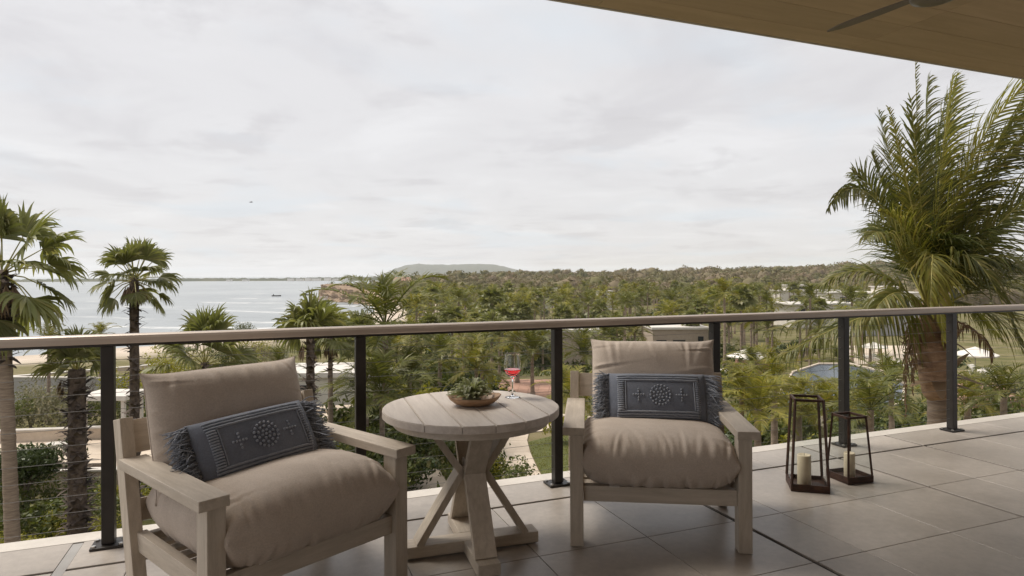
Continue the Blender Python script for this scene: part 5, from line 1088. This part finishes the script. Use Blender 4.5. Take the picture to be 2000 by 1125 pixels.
house(1180, 603, 225, 5, 5, 6.2, 'narrow white pavilion among the grove palms', 0, 'white', [(0, 4.2, 1.2, 1.6)], .3)
hh_ = house(786, 556, 395, 16, 10, 4.2, 'terracotta-roofed house on the headland behind the palms', 0, 'sandstone', [(-4, 2.4, 2.5, 1.8), (3, 2.4, 3, 1.8)], .6)
m = MB(); m.add([(-8.6, -5.6, 4.5), (8.6, -5.6, 4.5), (8.6, 5.6, 4.5), (-8.6, 5.6, 4.5), (-4.5, 0, 7.4), (4.5, 0, 7.4)], [(0, 1, 5, 4), (1, 2, 5), (2, 3, 4, 5), (3, 0, 4), (3, 2, 1, 0)]); build(m, 'hipped_roof', M['brick'], hh_)
bh = house(650, 742, 40, 6.2, 4, 1.9, 'low white beach building behind the rough-trunked fan palm', .05, 'white', [(-1.4, 1.0, 1.6, .9)], .25)
m = MB(); m.box((1.6, -2.12, 1.55), (.22, .16, .42)); build(m, 'wall_lamp', M['post'], bh, bevel=.01)
A_, B_ = on_ground(560, 800), on_ground(690, 792); dd_ = B_ - A_; Lb = dd_.length; bl = empty('balustrade', ((A_ + B_) / 2), math.atan2(dd_.y, dd_.x)); tag(bl, 'white picket balustrade behind the rough-trunked fan palm', 'railing')
for z in (.12, 1.0): m = MB(); m.box((0, 0, z), (Lb, .07, .06)); build(m, 'rail', M['white'], bl)
nb = int(Lb / .14); m = MB(); m.box((0, 0, .56), (.045, .045, .82)); bme = m.mesh('baluster')
for k in range(nb): link('baluster', bme, M['white'], bl, (-Lb / 2 + Lb * (k + .5) / nb, 0, 0))
dk = empty('stepped_deck', on_ground(652, 828), -YAW + .18); tag(dk, 'pale stone deck with steps showing behind the blue pillow', 'deck')
for k, (y, z) in enumerate(((1.6, .55), (.4, .38), (-.8, .22))): m = MB(); m.box((0, y, z / 2), (2.6, 1.19, z)); build(m, 'step', M['sandstone'], dk, bevel=.01)
for s in (-1, 1): m = MB(); m.box((s * 1.36, .4, .36), (.12, 3.6, .72)); build(m, 'kerb', M['coping'], dk, bevel=.01)
# pool garden
pool_px = [(1520, 802), (1528, 765), (1550, 728), (1600, 712), (1660, 712), (1720, 726), (1765, 750), (1760, 785), (1700, 812), (1600, 815)]
pp = [on_ground(x, y) for x, y in pool_px]; zt = max(p.z for p in pp) + .06
pp = [at_z(x, y, zt) for x, y in pool_px]
m, nt, out = new_mat('pool_water'); p = nt.nodes.new('ShaderNodeBsdfPrincipled'); v = vec_in(nt, 'Object', (1, 1, 1), False); p.inputs['Base Color'].default_value = (0.03, 0.048, 0.07, 1); p.inputs['Roughness'].default_value = .15; p.inputs['IOR'].default_value = 1.2
bp = nt.nodes.new('ShaderNodeBump'); bp.inputs['Strength'].default_value = .2; bp.inputs['Distance'].default_value = .03; lk(nt, noise(nt, v, 3, 4, .6), bp.inputs['Height']); lk(nt, bp.outputs[0], p.inputs['Normal']); lk(nt, p.outputs[0], out.inputs['Surface']); M['pool'] = m
pool = empty('swimming_pool'); tag(pool, 'dark blue swimming pool among the palms beyond the lanterns', 'pool')
m = MB(); m.add(pp, [tuple(range(len(pp)))]); build(m, 'water', M['pool'], pool)
cpt = sum(pp, Vector()) / len(pp)
for i in range(len(pp)):
    a_, b2 = pp[i], pp[(i + 1) % len(pp)]; ao, bo_ = cpt + (a_ - cpt) * 1.04, cpt + (b2 - cpt) * 1.04; m = MB(); up = Vector((0, 0, .1)); dn = Vector((0, 0, -1.2))
    m.add([a_ + dn, b2 + dn, bo_ + dn, ao + dn, a_ + up, b2 + up, bo_ + up, ao + up], [(3, 2, 1, 0), (4, 5, 6, 7), (0, 1, 5, 4), (1, 2, 6, 5), (2, 3, 7, 6), (3, 0, 4, 7)]); build(m, 'coping_stone', M['sandstone'], pool)
deckp = empty('pool_deck'); deckp['kind'] = 'structure'; deckp['label'] = 'pale paving around the pool'
for j in range(4):
    for i in range(7):
        y0, y1 = 676 + j * 9, 676 + (j + 1) * 9; x0 = 1640 + i * 26; slab([(x0, y1), (x0 + 26, y1), (x0 + 26, y0), (x0, y0)], M['sandstone'], deckp, 'paving_slab', .06, .1)
wall_px((1438, 738), (1500, 738), 1.6, .5, M['brick'], 'square reddish brick wall beside the thin trunks', cap=False)
def lounger(px, py, rz, label, group):
    p_ = on_ground(px, py, .16); t = empty('sun_lounger', p_, rz); tag(t, label, 'sun lounger', group)
    m = MB(); m.box((0, -.3, .32), (.7, 1.35, .12)); build(m, 'mattress', M['white'], t, bevel=.03)
    m = MB(); m.beam((0, .38, .33), (0, .85, .75), .7, .12, (0, 0, 1)); build(m, 'backrest', M['white'], t, bevel=.03)
    m = MB(); m.box((0, -.1, .23), (.74, 1.9, .05)); build(m, 'frame', M['render'], t)
    for x in (-.32, .32):
        for y in (-.9, .7): m = MB(); m.box((x, y, .1), (.06, .06, .22)); build(m, 'leg', M['render'], t)
for k, (x, y) in enumerate([(1690, 702), (1715, 706), (1742, 712), (1768, 722), (1480, 700), (1425, 745), (1445, 750), (1915, 735), (1940, 745)]):
    lounger(x, y, -YAW + r_s.uniform(-.5, .5), 'white sun lounger on the paving around the pool garden', 'sun loungers by the pool')
def parasol(px, py, label):
    p_ = on_ground(px, py, .1); t = empty('parasol', p_); tag(t, label, 'parasol', 'pool parasols'); m = MB(); m.tube([(0, 0, 0), (0, 0, 2.7)], .03, 8); build(m, 'pole', M['render'], t, True)
    m = MB(); m.lathe([(0.0, 2.75), (.7, 2.5), (1.5, 2.18), (1.5, 2.1)], 8); build(m, 'canopy', M['white'], t); m = MB(); m.box((0, 0, .05), (.6, .6, .1)); build(m, 'base', M['grey'], t)
parasol(1462, 757, 'white parasol behind the front-facing armchair'); parasol(1706, 716, 'white parasol beside the pool loungers'); parasol(1905, 752, 'white parasol under the drooping coconut frond')
for k, (x0, y0, x1, y1) in enumerate([(1855, 768, 1960, 768), (1870, 790, 1985, 790)]):
    t = wall_px((x0, y0), (x1, y1), .5, 2.2, M['brick'], ('upper' if k == 0 else 'lower') + ' reddish terrace step below the drooping coconut frond', 'terrace_step', False, 'terrace')
# boats and bird
def boat(px, py, L, label, cabin):
    p_ = at_z(px, py, SEA); t = empty('boat', p_, -YAW + .1); tag(t, label, 'boat'); m = MB(); sec = []
    for i in range(9):
        q = -1 + 2 * i / 8; hw = .17 * L * (1 - max(0, q) ** 2.2) * (1 if q > -.95 else .85); sec.append((q * L / 2, hw, .10 * L + .03 * L * max(0, q) ** 2))
    vv = []
    for x, hw, h in sec: vv += [(x, -hw, h), (x, -hw * .6, -.1), (x, hw * .6, -.1), (x, hw, h), (x, 0, h * .75)]
    ff = []
    for i in range(8):
        for k in range(5): ff.append((i * 5 + k, (i + 1) * 5 + k, (i + 1) * 5 + (k + 1) % 5, i * 5 + (k + 1) % 5))
    ff += [(0, 1, 2, 3, 4), (44, 43, 42, 41, 40)]; m.add(vv, ff); build(m, 'hull', M['white'] if cabin else M['post'], t)
    if cabin:
        m = MB(); m.box((-.05 * L, 0, .17 * L), (.4 * L, .24 * L, .14 * L)); build(m, 'cabin', M['white'], t); m = MB(); m.box((-.05 * L, 0, .345 * L), (.62 * L, .3 * L, .03 * L)); build(m, 'canopy', M['white'], t)
        for x in (-.3, .2):
            for y in (-.12, .12): m = MB(); m.box((x * L, y * L, .21 * L), (.02 * L, .02 * L, .24 * L)); build(m, 'canopy_post', M['white'], t)
    else:
        m = MB(); m.box((-.32 * L, 0, .15 * L), (.07 * L, .1 * L, .16 * L)); build(m, 'outboard_motor', M['post'], t)
boat(540, 578.5, 6.0, 'small dark open boat out on the bay', False); boat(604, 576.5, 7.0, 'low dark boat near the cliff', False); boat(634, 589, 7.0, 'white boat with a flat canopy at the foot of the cliff', True)
p_ = at_depth(490, 395, 120); bd = empty('sea_bird', p_, .4); tag(bd, 'dark seabird gliding in the cloudy sky', 'bird')
m = MB(); m.tube([(-.3, 0, 0), (-.15, 0, .02), (.1, 0, .03), (.25, 0, .02), (.36, 0, .0)], [.02, .07, .08, .05, .01], 8)
for s in (-1, 1): m.add([(.12, 0, .05), (-.1, 0, .05), (-.02, s * .35, .13), (.14, s * .35, .13), (-.1, s * .8, .02), (-.04, s * .8, .02)], [(0, 1, 2, 3), (3, 2, 4, 5)])
build(m, 'body', M['post'], bd)

# ------------------------------------------------------------------ haze
m = bpy.data.materials.new('sea_haze'); m.use_nodes = True; nt = m.node_tree; nt.nodes.clear(); out = nt.nodes.new('ShaderNodeOutputMaterial'); pv = nt.nodes.new('ShaderNodeVolumePrincipled')
pv.inputs['Color'].default_value = (0.93, 0.95, 0.97, 1); pv.inputs['Density'].default_value = HAZE_D; pv.inputs['Anisotropy'].default_value = 0.0; lk(nt, pv.outputs[0], out.inputs['Volume'])
b = MB(); hx = 12000.0; b.box(((0), 3100, (120 + -40) / 2), (2 * hx, 8 * 1800, 160)); 
hzo = build(b, 'haze', m); kind(hzo, 'stuff', 'thin sea haze')
